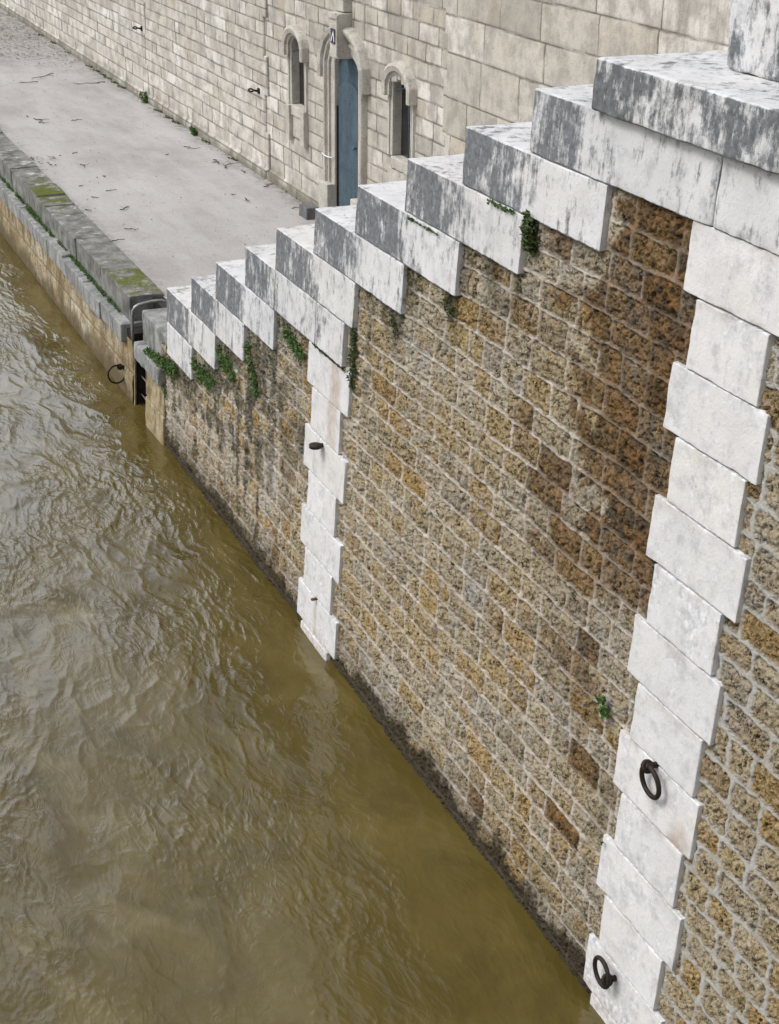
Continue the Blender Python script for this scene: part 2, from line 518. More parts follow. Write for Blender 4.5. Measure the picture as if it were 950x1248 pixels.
# ------------------------------------------------------------------ masonry sheet
def grid_faces(ny, nz, keep=None):
    idx = np.arange(ny * nz).reshape(ny, nz)
    q = np.stack([idx[:-1, :-1], idx[1:, :-1], idx[1:, 1:], idx[:-1, 1:]], -1)
    if keep is not None: q = q[keep]
    return q.reshape(-1, 4)


def compact(V, F, attrs):
    used = np.zeros(len(V), bool); used[F.ravel()] = True
    mp = np.cumsum(used) - 1
    return V[used], mp[F], {k: a[used] for k, a in attrs.items()}


def stone_lookup(Y, Z, rows, joints_fn, mortar, soft, corner):
    """rows: z boundaries; joints_fn(row)->sorted y joints.  returns id hash, distance to stone edge"""
    rows = np.asarray(rows)
    k = np.clip(np.searchsorted(rows, Z) - 1, 0, len(rows) - 2)
    dz = np.minimum(Z - rows[k], rows[k + 1] - Z)
    dy = np.full(Y.shape, 9.0); sid = np.zeros(Y.shape, np.int64)
    for r in range(len(rows) - 1):
        mk = k == r
        if not mk.any(): continue
        j = joints_fn(r)
        y = Y[mk]
        q = np.clip(np.searchsorted(j, y) - 1, 0, len(j) - 2)
        dy[mk] = np.minimum(y - j[q], j[q + 1] - y)
        sid[mk] = q + r * 1000
    d = np.where((dy < corner) & (dz < corner), corner - np.hypot(corner - np.minimum(dy, corner), corner - np.minimum(dz, corner)), np.minimum(dy, dz))
    r1 = (_h(sid, sid * 7 + 3, 5) & 0xFFFF) / 65535.0
    r2 = (_h(sid, sid * 3 + 11, 9) & 0xFFFF) / 65535.0
    return d, r1, r2, k


def make_joints(rng, y0, y1, lo, hi, forced=()):
    out = [y0]
    while out[-1] < y1: out.append(out[-1] + rng.uniform(lo, hi))
    return np.array(out)


# step profile of the stair wall -------------------------------------------------
NOSE = [16.59, 15.62, 14.76, 13.84, 12.98, 12.04, 11.15, 10.23, 9.33, 8.44]     # row i front edge
ZT = [1.97 + 0.3985 * i for i in range(10)]                                      # row i top
YEND = [14.75, 13.83, 12.97, 11.92, 11.09, 10.17, 9.29, 8.42, 7.48, 6.44]        # row i near end
KC = 0.990
PIT = 0.3985 * KC
NOSE = [y * KC for y in NOSE]; YEND = [y * KC for y in YEND]; ZT = [7.2 + KC * (z - 7.2) for z in ZT]
TOPZ = ZT[9] + 0.295

wall = thing('stair_wall', (4.75, 11.0, 0), 'battered river wall of brown rubble climbing in white stone steps along the stairway', 'wall')


def build_rubble():
    ys = [2.6]
    while ys[-1] < 16.75: ys.append(ys[-1] + 0.0075 * (max(ys[-1], 5) / 6.0) ** 1.25)
    ys = np.array(ys); zs = np.arange(-0.45, 5.65, 0.0085)
    Y, Z = np.meshgrid(ys, zs, indexing='ij')
    # which faces stay: below the coping profile
    prof = np.full(ys.shape, ZT[9] - 0.2)
    for i in range(9, -1, -1): prof[ys > YEND[i]] = ZT[i] - 0.4 + 0.03
    prof[ys > 15.45] = 1.2
    for i in range(9):
        pass
    prof = np.where(ys < 6.5, 5.2, prof)
    # lower bound per column: bottom of the lowest coping stone at that y
    bot = np.full(ys.shape, 5.2)
    for i in range(10):
        bot = np.where((ys <= NOSE[i]) & (ys > YEND[i]), np.minimum(bot, ZT[i] - PIT), bot)
    bot = np.where((ys > 11.15) & (ys < 11.82), ZT[3] - PIT, bot)
    bot = np.where(ys > 15.46, 1.2, bot)
    Yn = Y + 0.020 * fbm(Y * 5, Z * 5, 3, 3) + 0.010 * fbm(Y * 18, Z * 18, 2, 8)
    right = sstep(5.95, 5.75, Y)
    wob = 0.030 * fbm(Y * 0.9, Z * 1.5, 2, 21) + 0.013 * fbm(Y * 6, Z * 6, 3, 31)
    Zn = Z + wob
    rng = np.random.RandomState(4)
    rowsL = [-0.6]
    while rowsL[-1] < 6.2: rowsL.append(rowsL[-1] + rng.uniform(0.175, 0.222))
    JL = {}

    def jl(r):
        if r not in JL: JL[r] = make_joints(np.random.RandomState(100 + r), 1.0, 18.0, 0.22, 0.50)
        return JL[r]
    rowsR = [-0.55]
    while rowsR[-1] < 6.2: rowsR.append(rowsR[-1] + rng.uniform(0.15, 0.235))
    JR = {}

    def jr(r):
        if r not in JR: JR[r] = make_joints(np.random.RandomState(300 + r), 1.0, 18.0, 0.19, 0.42)
        return JR[r]
    dL, a1, a2, _ = stone_lookup(Yn, Zn, rowsL, jl, 0, 0, 0.035)
    dR, b1, b2, _ = stone_lookup(Yn + 0.02 * fbm(Y * 11, Z * 11, 2, 77), Zn + 0.016 * fbm(Y * 9, Z * 9, 2, 78), rowsR, jr, 0, 0, 0.045)
    R = Y < 5.85
    d = np.where(R, dR, dL); r1 = np.where(R, b1, a1); r2 = np.where(R, b2, a2)
    d = d + np.where(R, 0.009, 0.0045) * fbm(Y * 24, Z * 24, 3, 41)
    half = np.where(R, 0.0145, 0.0078 + 0.005 * np.clip(fbm(Y * 1.3, Z * 1.3, 2, 55) + .4, 0, 1))
    mor = 1 - sstep(half * 0.6, half * 1.5, d)
    rise = sstep(half * 0.7, half + 0.045, d)
    rough = fbm(Y * 13, Z * 13, 4, 61, 0.72)
    pits = fbm(Y * 30, Z * 30, 2, 62)
    pits2 = fbm(Y * 22 + 5, Z * 26, 3, 63, .7)
    h = rise * (0.009 + 0.014 * r2) + (1 - mor) * (0.020 * rough - 0.026 * sstep(0.10, 0.40, pits) - 0.016 * sstep(0.12, 0.35, pits2)) + mor * (0.006 * rough + np.where(R, 0.012, 0.013))
    # zones
    big = fbm(Y * 0.8, Z * 0.8, 4, 90)
    fine = fbm(Y * 3.5, Z * 3.5, 4, 91)
    # brown stain: beside the near quoin column under the big coping
    cy = 6.55 + (5.2 - Z) * 0.09
    wdt = 1.35 + 0.75 * sstep(2.6, 4.4, Z)
    f2 = fbm(Y * 8, Z * 6, 4, 92, .6)
    br = sstep(.62, .30, (Y - cy) / wdt + 0.45 * big + 0.50 * fine + .38 * f2) * sstep(1.9, 3.2, Z + 0.7 * big) * (Y > 6.3)
    br2 = sstep(0.30, 0.75, (1 - np.abs(Y - 7.2 - .25 * (Z - 2)) / 0.8) + 0.7 * fine + .5 * f2) * sstep(0.9, 2.2, Z + .5 * big) * sstep(3.6, 2.8, Z) * 0.7
    br = np.clip(np.maximum(br * 0.93, br2) * (R == False), 0, 1)
    # scattered stained stones
    br = np.maximum(br, np.where((r2 > 0.88) & ~R, 0.25 + .5 * sstep(9.5, 7.5, Y), 0))
    br = br * np.where(br < .9 - .6 * r1, .35, 1.0) * (.70 + .30 * r2)
    # moss/dark on the far part and below the coping
    far = sstep(11.9, 13.2, Y + 1.0 * big)
    mo = far * sstep(-0.08, 0.34, fine + 0.8 * fbm(Y * 6, Z * 1.0, 4, 95, .6) + 0.25 * sstep(0.6, 1.8, Z)) * 0.9
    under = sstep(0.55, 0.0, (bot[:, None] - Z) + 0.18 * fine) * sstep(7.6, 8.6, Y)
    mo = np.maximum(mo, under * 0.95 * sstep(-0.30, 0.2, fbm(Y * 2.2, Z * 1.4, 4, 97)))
    mo = np.maximum(mo, sstep(11.06, 10.7, Y) * sstep(9.6, 10.3, Y) * sstep(2.3, 3.0, Z) * sstep(0.0, .4, fine) * .7)
    mo = np.maximum(mo, sstep(11.85, 12.0, Y) * sstep(12.5, 12.15, Y) * sstep(1.2, 1.7, Z) * 0.75 * sstep(-.2, .25, fine))
    mo = np.maximum(mo, (Y > 6.5) * sstep(6.9, 6.6, Y) * sstep(2.2, 1.2, Z) * sstep(-.1, .3, fine) * .5)
    al = sstep(0.30, 0.12, Z + 0.18 * fine + 0.10 * big + .10 * f2) * 0.95
    al = np.maximum(al, sstep(0.65, 0.15, Z + 0.3 * fine) * 0.34)
    al = np.where(R, np.maximum(al, 0), al)
    pa = np.clip(0.24 + .55 * sstep(11.8, 13.2, Y) + 1.7 * fbm(Y * 1.1, Z * 1.4, 3, 99), 0, 1) * (1 - br) * np.where(R, 0.5, 1)
    X = wx(Z) - h + 0.004
    V = np.stack([X, Y, Z], -1).reshape(-1, 3)
    st = np.stack([r1, r2, mor, R.astype(float)], -1).reshape(-1, 4)
    zo = np.stack([br, np.clip(mo, 0, 1), al, pa], -1).reshape(-1, 4)
    keep = (Z[:-1, :-1] < (bot[:-1, None] + 0.06))
    F = grid_faces(len(ys), len(zs), keep)[:, ::-1]
    V, F, at = compact(V, F, {'st': st, 'zone': zo})
    mesh_obj('rubble_facing', V, F, MAT['rubble'], wall, True, at)


build_rubble()

PROUD = 0.045


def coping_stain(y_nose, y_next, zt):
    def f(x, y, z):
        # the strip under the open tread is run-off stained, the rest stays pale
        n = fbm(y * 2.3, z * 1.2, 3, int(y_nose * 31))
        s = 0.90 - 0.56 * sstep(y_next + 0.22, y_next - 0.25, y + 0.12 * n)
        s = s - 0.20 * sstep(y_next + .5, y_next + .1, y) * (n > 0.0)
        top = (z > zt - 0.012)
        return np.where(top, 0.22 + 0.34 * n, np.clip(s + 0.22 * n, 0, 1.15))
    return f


def coping_row(y0, y1, z0, z1, nose, nxt, seed, name='coping_stone', depth=0.66):
    return rough_block(name, wx(0) - PROUD, wx(0) + depth, y0, y1, z0, z1, MAT['coping'], wall, seed, 0.006, 0.035, 0.0020, 1.8, BAT,
                       coping_stain(nose, nxt, z1))


g = 0.0055
rough_block('coping_stone', wx(0) - PROUD, wx(0) + .6, 15.44, 16.41, ZT[0] - 2 * PIT, ZT[0] - PIT - g, MAT['coping'], wall, 3, 0.012, 0.05, 0.003, 1, BAT,
            lambda x, y, z: np.full(y.shape, 0.30))
for i in range(10):
    nxt = NOSE[i + 1] if i < 9 else 7.76
    coping_row(YEND[i] + g, NOSE[i], ZT[i] - PIT + g, ZT[i], NOSE[i], nxt, 20 + i)
# stone that caps the middle quoin column, stone that runs on to the right, big overhanging cap
rough_block('coping_stone', wx(0) - PROUD, wx(0) + .6, 11.17, 11.80 - g, ZT[3] - PIT + g, ZT[3] - g, MAT['coping'], wall, 41, .007, .035, .0025, 1.6, BAT, lambda x, y, z: .26 + .25 * fbm(y * 4, z * 4, 3, 5))
coping_row(2.0, 6.375 - g, ZT[9] - PIT + g, ZT[9] - g, 30, 30, 42)
YEND3 = 11.92


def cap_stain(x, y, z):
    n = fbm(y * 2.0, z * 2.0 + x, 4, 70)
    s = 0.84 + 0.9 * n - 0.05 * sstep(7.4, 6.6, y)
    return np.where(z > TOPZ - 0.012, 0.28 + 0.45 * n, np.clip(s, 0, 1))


rough_block('cap_stone', wx(0) - PROUD - 0.055, wx(0) + .74, 2.0, 7.60, ZT[9] + .002, TOPZ, MAT['crust'], wall, 66, 0.012, 0.04, 0.006, 1.2, BAT, cap_stain)

# the two quoin columns
KQ = 0.9925
ZB = [7.2 + KQ * (5.175 - 0.397 * k - 7.2) for k in range(15)]
for k in range(14):
    lng = k % 2 == 0
    yl, yr = (6.55, 5.68) if lng else (6.437, 5.777)
    rr = random.Random(k)
    yl += rr.uniform(-.015, .015); yr += rr.uniform(-.02, .02)
    dirt = 0.05 if k < 12 else 0.35
    rough_block('quoin_stone', wx(0) - 0.032 - rr.uniform(0, .006), wx(0) + .3, yr, yl, ZB[k + 1] + g, ZB[k] - g, MAT['quoin'], wall, 80 + k, 0.0055, 0.025, 0.0026, 1.8, BAT,
                (lambda d: (lambda x, y, z: np.full(y.shape, d) + 0.5 * sstep(0.35, 0.05, z) + 0.16 * fbm(y * 3, z * 3, 3, int(d * 100) + 7)))(dirt * 0.6 + rr.uniform(0.08, .42)),
                rust=(lambda k: (lambda x, y, z: (.9 * sstep(.16, .0, np.hypot(y - 5.84, (z - 1.67) * .8) + .05 * fbm(y * 12, z * 12, 3, 5)) if k == 8 else 0) + .30 * sstep(.05, .0, ZB[k] - z - .02 + .05 * fbm(y * 5, z * 5, 3, k)) * sstep(-.1, .3, fbm(y * 2.2, z, 2, k + 40)) + .35 * sstep(.22, .04, z + .05 * fbm(y * 6, z * 3, 3, 8))))(k))
ZM = [7.2 + .992 * (z - 7.2) for z in (2.785, 2.38, 1.98, 1.57, 1.18, 0.79, 0.40, 0.01)]
ZM[0] = ZT[3] - PIT - .001
for k in range(7):
    lng = k % 2 == 0
    yl, yr = (11.96, 11.0) if lng else (11.83, 11.16)
    rough_block('quoin_stone', wx(0) - 0.036, wx(0) + .3, yr, yl, ZM[k + 1] + g, ZM[k] - g, MAT['quoin'], wall, 120 + k, 0.006, 0.04, 0.003, 1.2, BAT,
                (lambda d: (lambda x, y, z: np.full(y.shape, d) + 0.5 * sstep(0.3, 0.05, z)))(0.35 if k > 4 else 0.25),
                rust=(lambda k: (lambda x, y, z: (.6 * sstep(.16, .05, np.abs(y - 11.30 - .04 * k) + .05 * fbm(y * 8, z * 3, 3, 3)) if k < 2 else 0) + (.7 * sstep(.05, .01, np.abs(y - 11.50) + .02 * fbm(y * 9, z * 5, 2, 3)) * (z < .47) if k > 4 else 0) + .35 * sstep(.16, .02, z + .05 * fbm(y * 6, z * 3, 3, 8)) + 0 * y))(k))
rough_block('quoin_stone', wx(0) - 0.05, wx(0) + .3, 11.16, 11.83, -.4, ZM[7] - g, MAT['quoin'], wall, 140, 0.010, 0.04, 0.003, 1.2, BAT, lambda x, y, z: np.full(y.shape, 1.0), rust=lambda x, y, z: np.full(y.shape, .35))


def wall_core():
    bm = bmesh.new()
    pts = [(2.0, -0.6), (17.3, -0.6), (17.3, 0.8), (16.5, 1.1), (15.0, 1.5)]
    for i in range(1, 10): pts.append((NOSE[i] - .12, ZT[i] - .45))
    pts += [(2.0, ZT[9] - .05)]
    fr = [bm.verts.new((wx(z) + .12, y, z)) for y, z in pts]
    bk = [bm.verts.new((wx(z) + .60, y, z)) for y, z in pts]
    bm.faces.new(fr); bm.faces.new(bk[::-1])
    n = len(pts)
    for k in range(n):
        bm.faces.new((fr[k], bk[k], bk[(k + 1) % n], fr[(k + 1) % n]))
    bm_obj('wall_core', bm, MAT['core'], wall)


wall_core()

# parapet pier on the cap stone
pier = rough_block('parapet_pier', 5.10, 5.60, 5.0, 7.03, TOPZ + .003, 7.6, MAT['crust'], None, 71, 0.02, 0.04, 0.012, 1.3, 0.0,
                   lambda x, y, z: np.clip(0.42 + 0.5 * fbm(y * 3, z * 3, 4, 73) + 0.5 * sstep(6.75, 6.4, y + .15 * fbm(y * 4, z * 2, 2, 3)), 0, 1), origin=(5.45, 6.0, TOPZ))
tag(pier, 'lichen-spotted grey stone pier standing on the overhanging cap stone at the upper right', 'pier')

# ------------------------------------------------------------------ stair behind the wall
bm = bmesh.new()
ny = 34
for k in range(ny):
    z1 = GZ + 0.12 * (k + 1)
    y1 = 16.4 - 0.30 * k
    add_box(bm, 5.06, XB + .02, 3.0 + 0.0005 * k, y1, z1 - 0.124, z1)
st = bm_obj('stone_staircase', bm, MAT['dressed'], None, False, origin=(6.7, 12, GZ))
tag(st, 'stone stair flight between the stepped river wall and the tall embankment wall', 'staircase')

# ------------------------------------------------------------------ quay wall left of the ladder slot
quay = thing('quay_wall', (4.5, 30, 0), 'low quay wall of yellow ashlar with grey ledge and kerb along the promenade', 'wall')


def build_quay():
    ys = [18.085]
    while ys[-1] < 70: ys.append(ys[-1] + 0.03 * (ys[-1] / 18) ** 1.3)
    ys = np.array(ys); zs = np.arange(-0.5, 0.85, 0.02)
    Y, Z = np.meshgrid(ys, zs, indexing='ij')
    Yn = Y + 0.02 * fbm(Y * 4, Z * 4, 2, 3); Zn = Z + 0.012 * fbm(Y * 3, Z * 3, 2, 5)
    d, r1, r2, k = stone_lookup(Yn, Zn, [-0.6, -0.02, 0.40, 0.9], lambda r: make_joints(np.random.RandomState(900 + r), 17.3 + .4 * r, 80, .7, 1.3), 0, 0, .02)
    mor = 1 - sstep(0.004, 0.014, d)
    n = fbm(Y * 6, Z * 6, 4, 13, .6)
    h = sstep(0.0, 0.03, d) * 0.012 + n * 0.012
    al = sstep(0.34, 0.05, Z + 0.26 * fbm(Y * 2, Z * 3, 4, 15))
    st_ = np.stack([r1, r2, mor * .8, al], -1).reshape(-1, 4)
    V = np.stack([wx(Z) - h, Y, Z], -1).reshape(-1, 3)
    F = grid_faces(len(ys), len(zs))[:, ::-1]
    m = M('quay_ashlar')
    a1, a2, mm, aa = m.attr('st')
    nn = m.noise(m.pos, 3.0, 5, .65)
    col = m.mix(a1, (.36, .295, .17), (.52, .47, .36))
    col = m.mix(m.ramp(nn, [(0.40, 0.75), (0.6, 0.0)]), col, (.27, .18, .075))
    dr = m.noise(m.map((2.5, 2.5, 1.6)), 1.0, 6, .75)
    col = m.mix(m.ramp(dr, [(0.43, 0.0), (0.60, 0.8)]), col, (.13, .095, .05))
    col = m.mix(m.ramp(m.noise(m.pos, 24, 5, .7), [(0.36, 0.8), (0.47, 0)]), col, (.08, .06, .035))
    col = m.mix(mm, col, (.12, .09, .05))
    col = m.mix(m.math('MULTIPLY', aa, .9), col, m.mix(m.noise(m.pos, 14, 4, .7), (.045, .036, .018), (.16, .12, .06)))
    mt = m.done(col, .9, m.bump(m.noise(m.pos, 16, 5, .7), .6, .03), .3)
    mesh_obj('ashlar_facing', V, F, mt, quay, True, {'st': st_})
    rng = random.Random(8)
    y = 18.35; k = 0
    while y < 62:
        L = rng.uniform(0.95, 1.5) if y < 40 else 3.5
        dz = rng.uniform(-.012, .012)
        if k == 3: dz = .03
        rough_block('ledge_stone', wx(.9) - 0.09 - rng.uniform(0, .025), wx(.9) + .28, y + .004, y + L - .006, .745 + rng.uniform(-.02, .02), .985 + dz, MAT['grey'], quay, 200 + k, .012, .08, .006, 1.0)
        y += L; k += 1
    y = 18.4; k = 0
    while y < 62:
        L = [1.5, 1.5, 2.0, .62, .7][k] if k < 5 else (rng.uniform(1.2, 1.8) if y < 40 else 3.5)
        dz = [0.0, 0.0, .0, .01, .035][k] if k < 5 else rng.uniform(-.015, .02)
        o = rough_block('kerb_stone', 4.52 + rng.uniform(-.01, .01), 4.985, y + .004, y + L - .006, .95, 1.335 + dz, MAT['moss'], quay, 260 + k, .013, .08, .005, .8)
        if k == 4: o['label'] = 'kerb stone with bright green moss on top'
        y += L; k += 1
    # stones right of the slot: ledge, kerb end block, two smooth yellow quoins
    bmx = rough_block('ledge_stone', wx(.9) - .10, wx(.9) + .28, 16.60, 17.70, .76, .98, MAT['grey'], quay, 230, .018, .05, .008, 1.5)
    bmx['label'] = 'grey ledge stone right of the ladder slot'
    rough_block('kerb_stone', 4.50, 4.99, 16.55, 17.72, .95, 1.365, MAT['grey'], quay, 231, .02, .05, .006, 1.3)
    rough_block('ashlar_block', wx(0) - .03, wx(0) + .3, 16.58, 17.40, .36, .757, MAT['yellow'], quay, 232, .014, .05, .005, 1.2, BAT)
    rough_block('ashlar_block', wx(0) - .035, wx(0) + .3, 16.60, 17.40, -.10, .352, MAT['yellow'], quay, 233, .014, .05, .005, 1.2, BAT)
    rough_block('ashlar_block', wx(0) - .05, wx(0) + .3, 16.55, 17.42, -.5, -.104, MAT['yellow'], quay, 234, .014, .05, .005, 1.2, BAT)
    # slot lining: wet stone with the slot's shade put into its near-black colour
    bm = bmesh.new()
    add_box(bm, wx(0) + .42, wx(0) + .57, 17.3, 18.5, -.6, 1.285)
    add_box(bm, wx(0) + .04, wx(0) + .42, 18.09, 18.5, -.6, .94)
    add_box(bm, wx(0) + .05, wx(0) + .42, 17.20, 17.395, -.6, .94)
    bm_obj('slot_lining', bm, MAT['wet_shade'], quay)
    rough_block('slot_cheek', wx(0) + .005, wx(0) + .035, 18.05, 18.10, -.5, .744, MAT['yellow'], quay, 236, .012, .05, .004, 1, BAT)


build_quay()

lad = thing('ladder', (4.55, 17.78, 0), 'iron ladder with pale rungs inside the dark slot of the quay', 'ladder')
for z in (-.13, .118, .366, .61):
    bm = bmesh.new(); add_tube(bm, [(4.52 + .055 * z, 17.4, z), (4.52 + .055 * z, 18.10, z)], .0085, 8)
    bm_obj('rung', bm, MAT['steel'], lad, True)
for y in (17.46, 18.02):
    bm = bmesh.new(); add_box(bm, 4.60, 4.63, y - .012, y + .012, -.5, .9)
    bm_obj('stile', bm, MAT['iron'], lad)
bm = bmesh.new()
pts = [(4.428, 17.95, .9), (4.428, 17.95, 1.06), (4.437, 17.95, 1.22), (4.448, 17.95, 1.29), (4.475, 17.95, 1.335), (4.52, 17.95, 1.358), (4.60, 17.95, 1.372), (4.70, 17.95, 1.385), (4.82, 17.95, 1.385), (4.90, 17.95, 1.35), (4.93, 17.95, 1.26)]
add_tube(bm, pts, .021, 10)
o = bm_obj('grab_rail', bm, MAT['steel'], None, True, origin=(4.43, 17.95, .95))
tag(o, 'bent grey steel grab rail arching over the top of the ladder slot', 'handrail')

# ------------------------------------------------------------------ mooring rings
nrm = Vector((-1, 0, BAT)).normalized()


def mooring_ring(label, eye, c, u, v, R, t, nm='mooring_ring', grp='mooring rings on the river wall'):
    root = thing(nm, eye, label, 'mooring ring', grp)
    bm = bmesh.new(); add_tube(bm, circle(c, u, v, R, 40), t, 10, True)
    bm_obj('ring', bm, MAT['iron'], root, True)
    bm = bmesh.new()
    e = Vector(eye)
    add_tube(bm, [e - nrm * .05, e + nrm * .03, e + nrm * .055, e + nrm * .066], [.02, .021, .030, .012], 12)
    add_tube(bm, circle(e + nrm * .045, (nrm.x, nrm.y, nrm.z), (0, .5, .86), .03, 16), .015, 8, True)
    bm_obj('eye_bolt', bm, MAT['iron'], root, True)


ex = wx(2.04) - .052
mooring_ring('round black iron mooring ring hanging on the near white quoin column above the lower ring', (ex, 6.135, 2.035), (ex - .038, 6.10, 1.95), (0.0, 1, 0.06), (-.06, 0, 1), .094, .0155)
ex = wx(.38) - .052
mooring_ring('lowest black iron ring, turned edge-on, at the water end of the near quoin column', (ex, 6.20, .375), (ex - .055, 6.255, .40), (.06, .99, -.2), (.0, .2, 1), .094, .015)
ex = wx(.25) - .012
mooring_ring('small rusty ring standing out from the yellow quay wall left of the ladder slot', (ex, 18.52, .36), (ex - .10, 18.50, .275), (1, .1, 0), (0, .1, 1), .118, .0125)
bm = bmesh.new()
e = Vector((wx(1.98) - .05, 11.52, 1.975))
cc = e + nrm * .055
add_tube(bm, [cc - Vector((0, 0, .022)), cc - Vector((0, 0, .016)), cc + Vector((0, 0, .012)), cc + Vector((0, 0, .018))], [.04, .056, .058, .045], 16)
add_tube(bm, [e - nrm * .05, cc], [.02, .022], 8)
o = bm_obj('mooring_stud', bm, MAT['iron'], None, True, origin=e)
tag(o, 'stubby black iron stud sticking out of the middle quoin column', 'stud')
bm = bmesh.new()
e = Vector((wx(.47) - .05, 11.49, .455))
add_tube(bm, [e - nrm * .03, e + nrm * .03, e + nrm * .04], [.014, .015, .009], 10)
o = bm_obj('bolt_stub', bm, MAT['rust'], None, True, origin=e)
tag(o, 'small rusty bolt stub low on the middle quoin column near the water', 'bolt')

# ------------------------------------------------------------------ embankment (back) wall
bw = thing('embankment_wall', (XB, 25, GZ), 'tall pale ashlar embankment wall with a blue door and two small windows', 'wall')
DOOR = dict(y0=20.14, y1=21.04, z0=GZ, zs=3.66, rise=.19)
WR = dict(y0=18.37, y1=18.94, z0=2.74, zs=3.70, rise=.14)
WL = dict(y0=22.31, y1=22.86, z0=2.76, zs=3.66, rise=.15)


def arch_z(o, y):
    c = (o['y0'] + o['y1']) / 2; hw = (o['y1'] - o['y0']) / 2
    t = np.clip(1 - ((y - c) / hw) ** 2, 0, 1)
    return o['zs'] + o['rise'] * np.sqrt(t) ** 1.3


def build_back():
    ys = [3.0]
    while ys[-1] < 60: ys.append(ys[-1] + 0.024 * (max(ys[-1], 12) / 18) ** 1.5)
    ys = np.array(ys); zs = np.concatenate([np.arange(1.1, 7.0, 0.018), np.arange(7.0, 9.2, .1)])
    Y, Z = np.meshgrid(ys, zs, indexing='ij')
    wobz = 0.016 * fbm(Y * .7, Z, 2, 2)
    Yn = Y + 0.012 * fbm(Y * 5, Z * 5, 2, 3); Zn = Z + wobz + .005 * fbm(Y * 6, Z * 6, 2, 7)
    secs = [(-1, 17.3, [1.0, 1.6, 2.05, 2.5, 2.93, 3.36, 3.8, 4.34, 4.78, 5.2, 5.63, 6.06, 6.5, 6.95, 7.4, 7.8, 8.2, 8.6, 9.3], .8, 1.5),
            (17.3, 24.0, [1.0, 1.44, 1.72, 2.0] + [2.0 + .235 * i for i in range(1, 32)], .32, .62),
            (24.0, 31.45, [1.0, 1.42, 1.70, 1.97] + [1.97 + .208 * i for i in range(1, 36)], .28, .75),
            (31.45, 99, [1.0, 1.42, 1.70, 1.97] + [1.97 + .212 * i for i in range(1, 36)], .35, .95)]
    d = np.zeros(Y.shape); r1 = d.copy(); r2 = d.copy()
    # toothed edges of sections
    tooth = 0.13 * (np.floor((Z - .2) / .62).astype(int) % 2)
    for si, (a, b, rows, lo, hi) in enumerate(secs):
        mk = (Y >= a + (tooth if si > 0 else 0)) & (Y < b + tooth)

        def jf(r, si=si, lo=lo, hi=hi):
            return make_joints(np.random.RandomState(si * 500 + r * 7 + 1), -2.0 + .13 * r, 101, lo, hi)
        dd, q1, q2, _ = stone_lookup(Yn[mk], Zn[mk], rows, jf, 0, 0, .01)
        d[mk] = dd; r1[mk] = q1; r2[mk] = q2
    edge = np.zeros(Y.shape)
    for b in (24.0, 31.45):
        edge = np.maximum(edge, sstep(.035, .012, np.abs(Y - b - tooth)))
    sec1 = (Y < 24.0 + tooth) & (Y > 17.3)
    jw = 0.0075 + 0.004 * np.clip(fbm(Y * 1.2, Z * 1.2, 2, 8), -1, 1)
    big = fbm(Y * .5, Z * .5, 4, 31); fine = fbm(Y * 2.4, Z * 2.4, 4, 33)
    mor = (1 - sstep(jw * .5, jw * 2.0, d)) * (0.55 + 0.45 * sstep(-.2, .2, fine + .2))
    # eroded dark horizontal joint and scars right of the door
    scar = sstep(.035, .0, np.abs(Z - (4.03 - .22 * (17.25 - Y) + .03 * fine)) - .01) * sstep(15.6, 15.9, Y) * sstep(17.4, 17.2, Y)
    scar = np.maximum(scar, .6 * sstep(.03, 0, np.abs(Z - (3.62 - .22 * (17.25 - Y) + .04 * fine)) - .008) * sstep(15.3, 15.9, Y) * sstep(17.4, 17.2, Y))
    h = sstep(0, .02, d) * 0.006 + 0.006 * fbm(Y * 5, Z * 5, 4, 35, .6) + (r2 - .5) * .004 - scar * .0 - edge * .02 + np.where(sec1, -.018, 0) + np.where(Z < 1.47, .03, 0)
    wash = sstep(23.0, 26, Y) * np.clip(.55 + .8 * big + .3 * fine, 0, 1)
    drip = np.clip(sstep(13.5, 12.0, Y) * .9 + .35 + .9 * big, 0, 1) * sstep(2.2, 4.0, Z + .8 * big)
    drip = np.maximum(drip, .9 * sstep(1.0, .2, np.abs(Y - 20.4) / 2.4) * sstep(3.0, 4.0, Z + .5 * fine))
    for yc in (18.65, 20.6, 22.6):
        drip = np.maximum(drip, .8 * sstep(.75, .45, np.abs(Y - yc) + .3 * fine) * (Z > 2.0))
    gr = sstep(.30, .0, Z - GZ + .22 * fine) * .8
    V = np.stack([XB - h, Y, Z], -1).reshape(-1, 3)
    st_ = np.stack([r1, r2, mor, np.maximum(edge, scar * .0) * .85], -1).reshape(-1, 4)
    zo = np.stack([wash, drip, gr, gr], -1).reshape(-1, 4)
    keep = np.ones((len(ys) - 1, len(zs) - 1), bool)
    Yc = Y[:-1, :-1]; Zc = Z[:-1, :-1]
    for o in (DOOR, WR, WL):
        keep &= ~((Yc > o['y0'] - .02) & (Yc < o['y1'] + .0) & (Zc > o['z0'] - .02) & (Zc < arch_z(o, Yc) + .02))
    F = grid_faces(len(ys), len(zs), keep)[:, ::-1]
    V, F, at = compact(V, F, {'st': st_, 'zone': zo})
    mesh_obj('ashlar_facing', V, F, MAT['back'], bw, True, at)
    bm = bmesh.new()
    add_box(bm, XB + .45, XB + .8, 3, 60, 1.0, 9.2)
    bm_obj('wall_core', bm, MAT['core'], bw)


build_back()


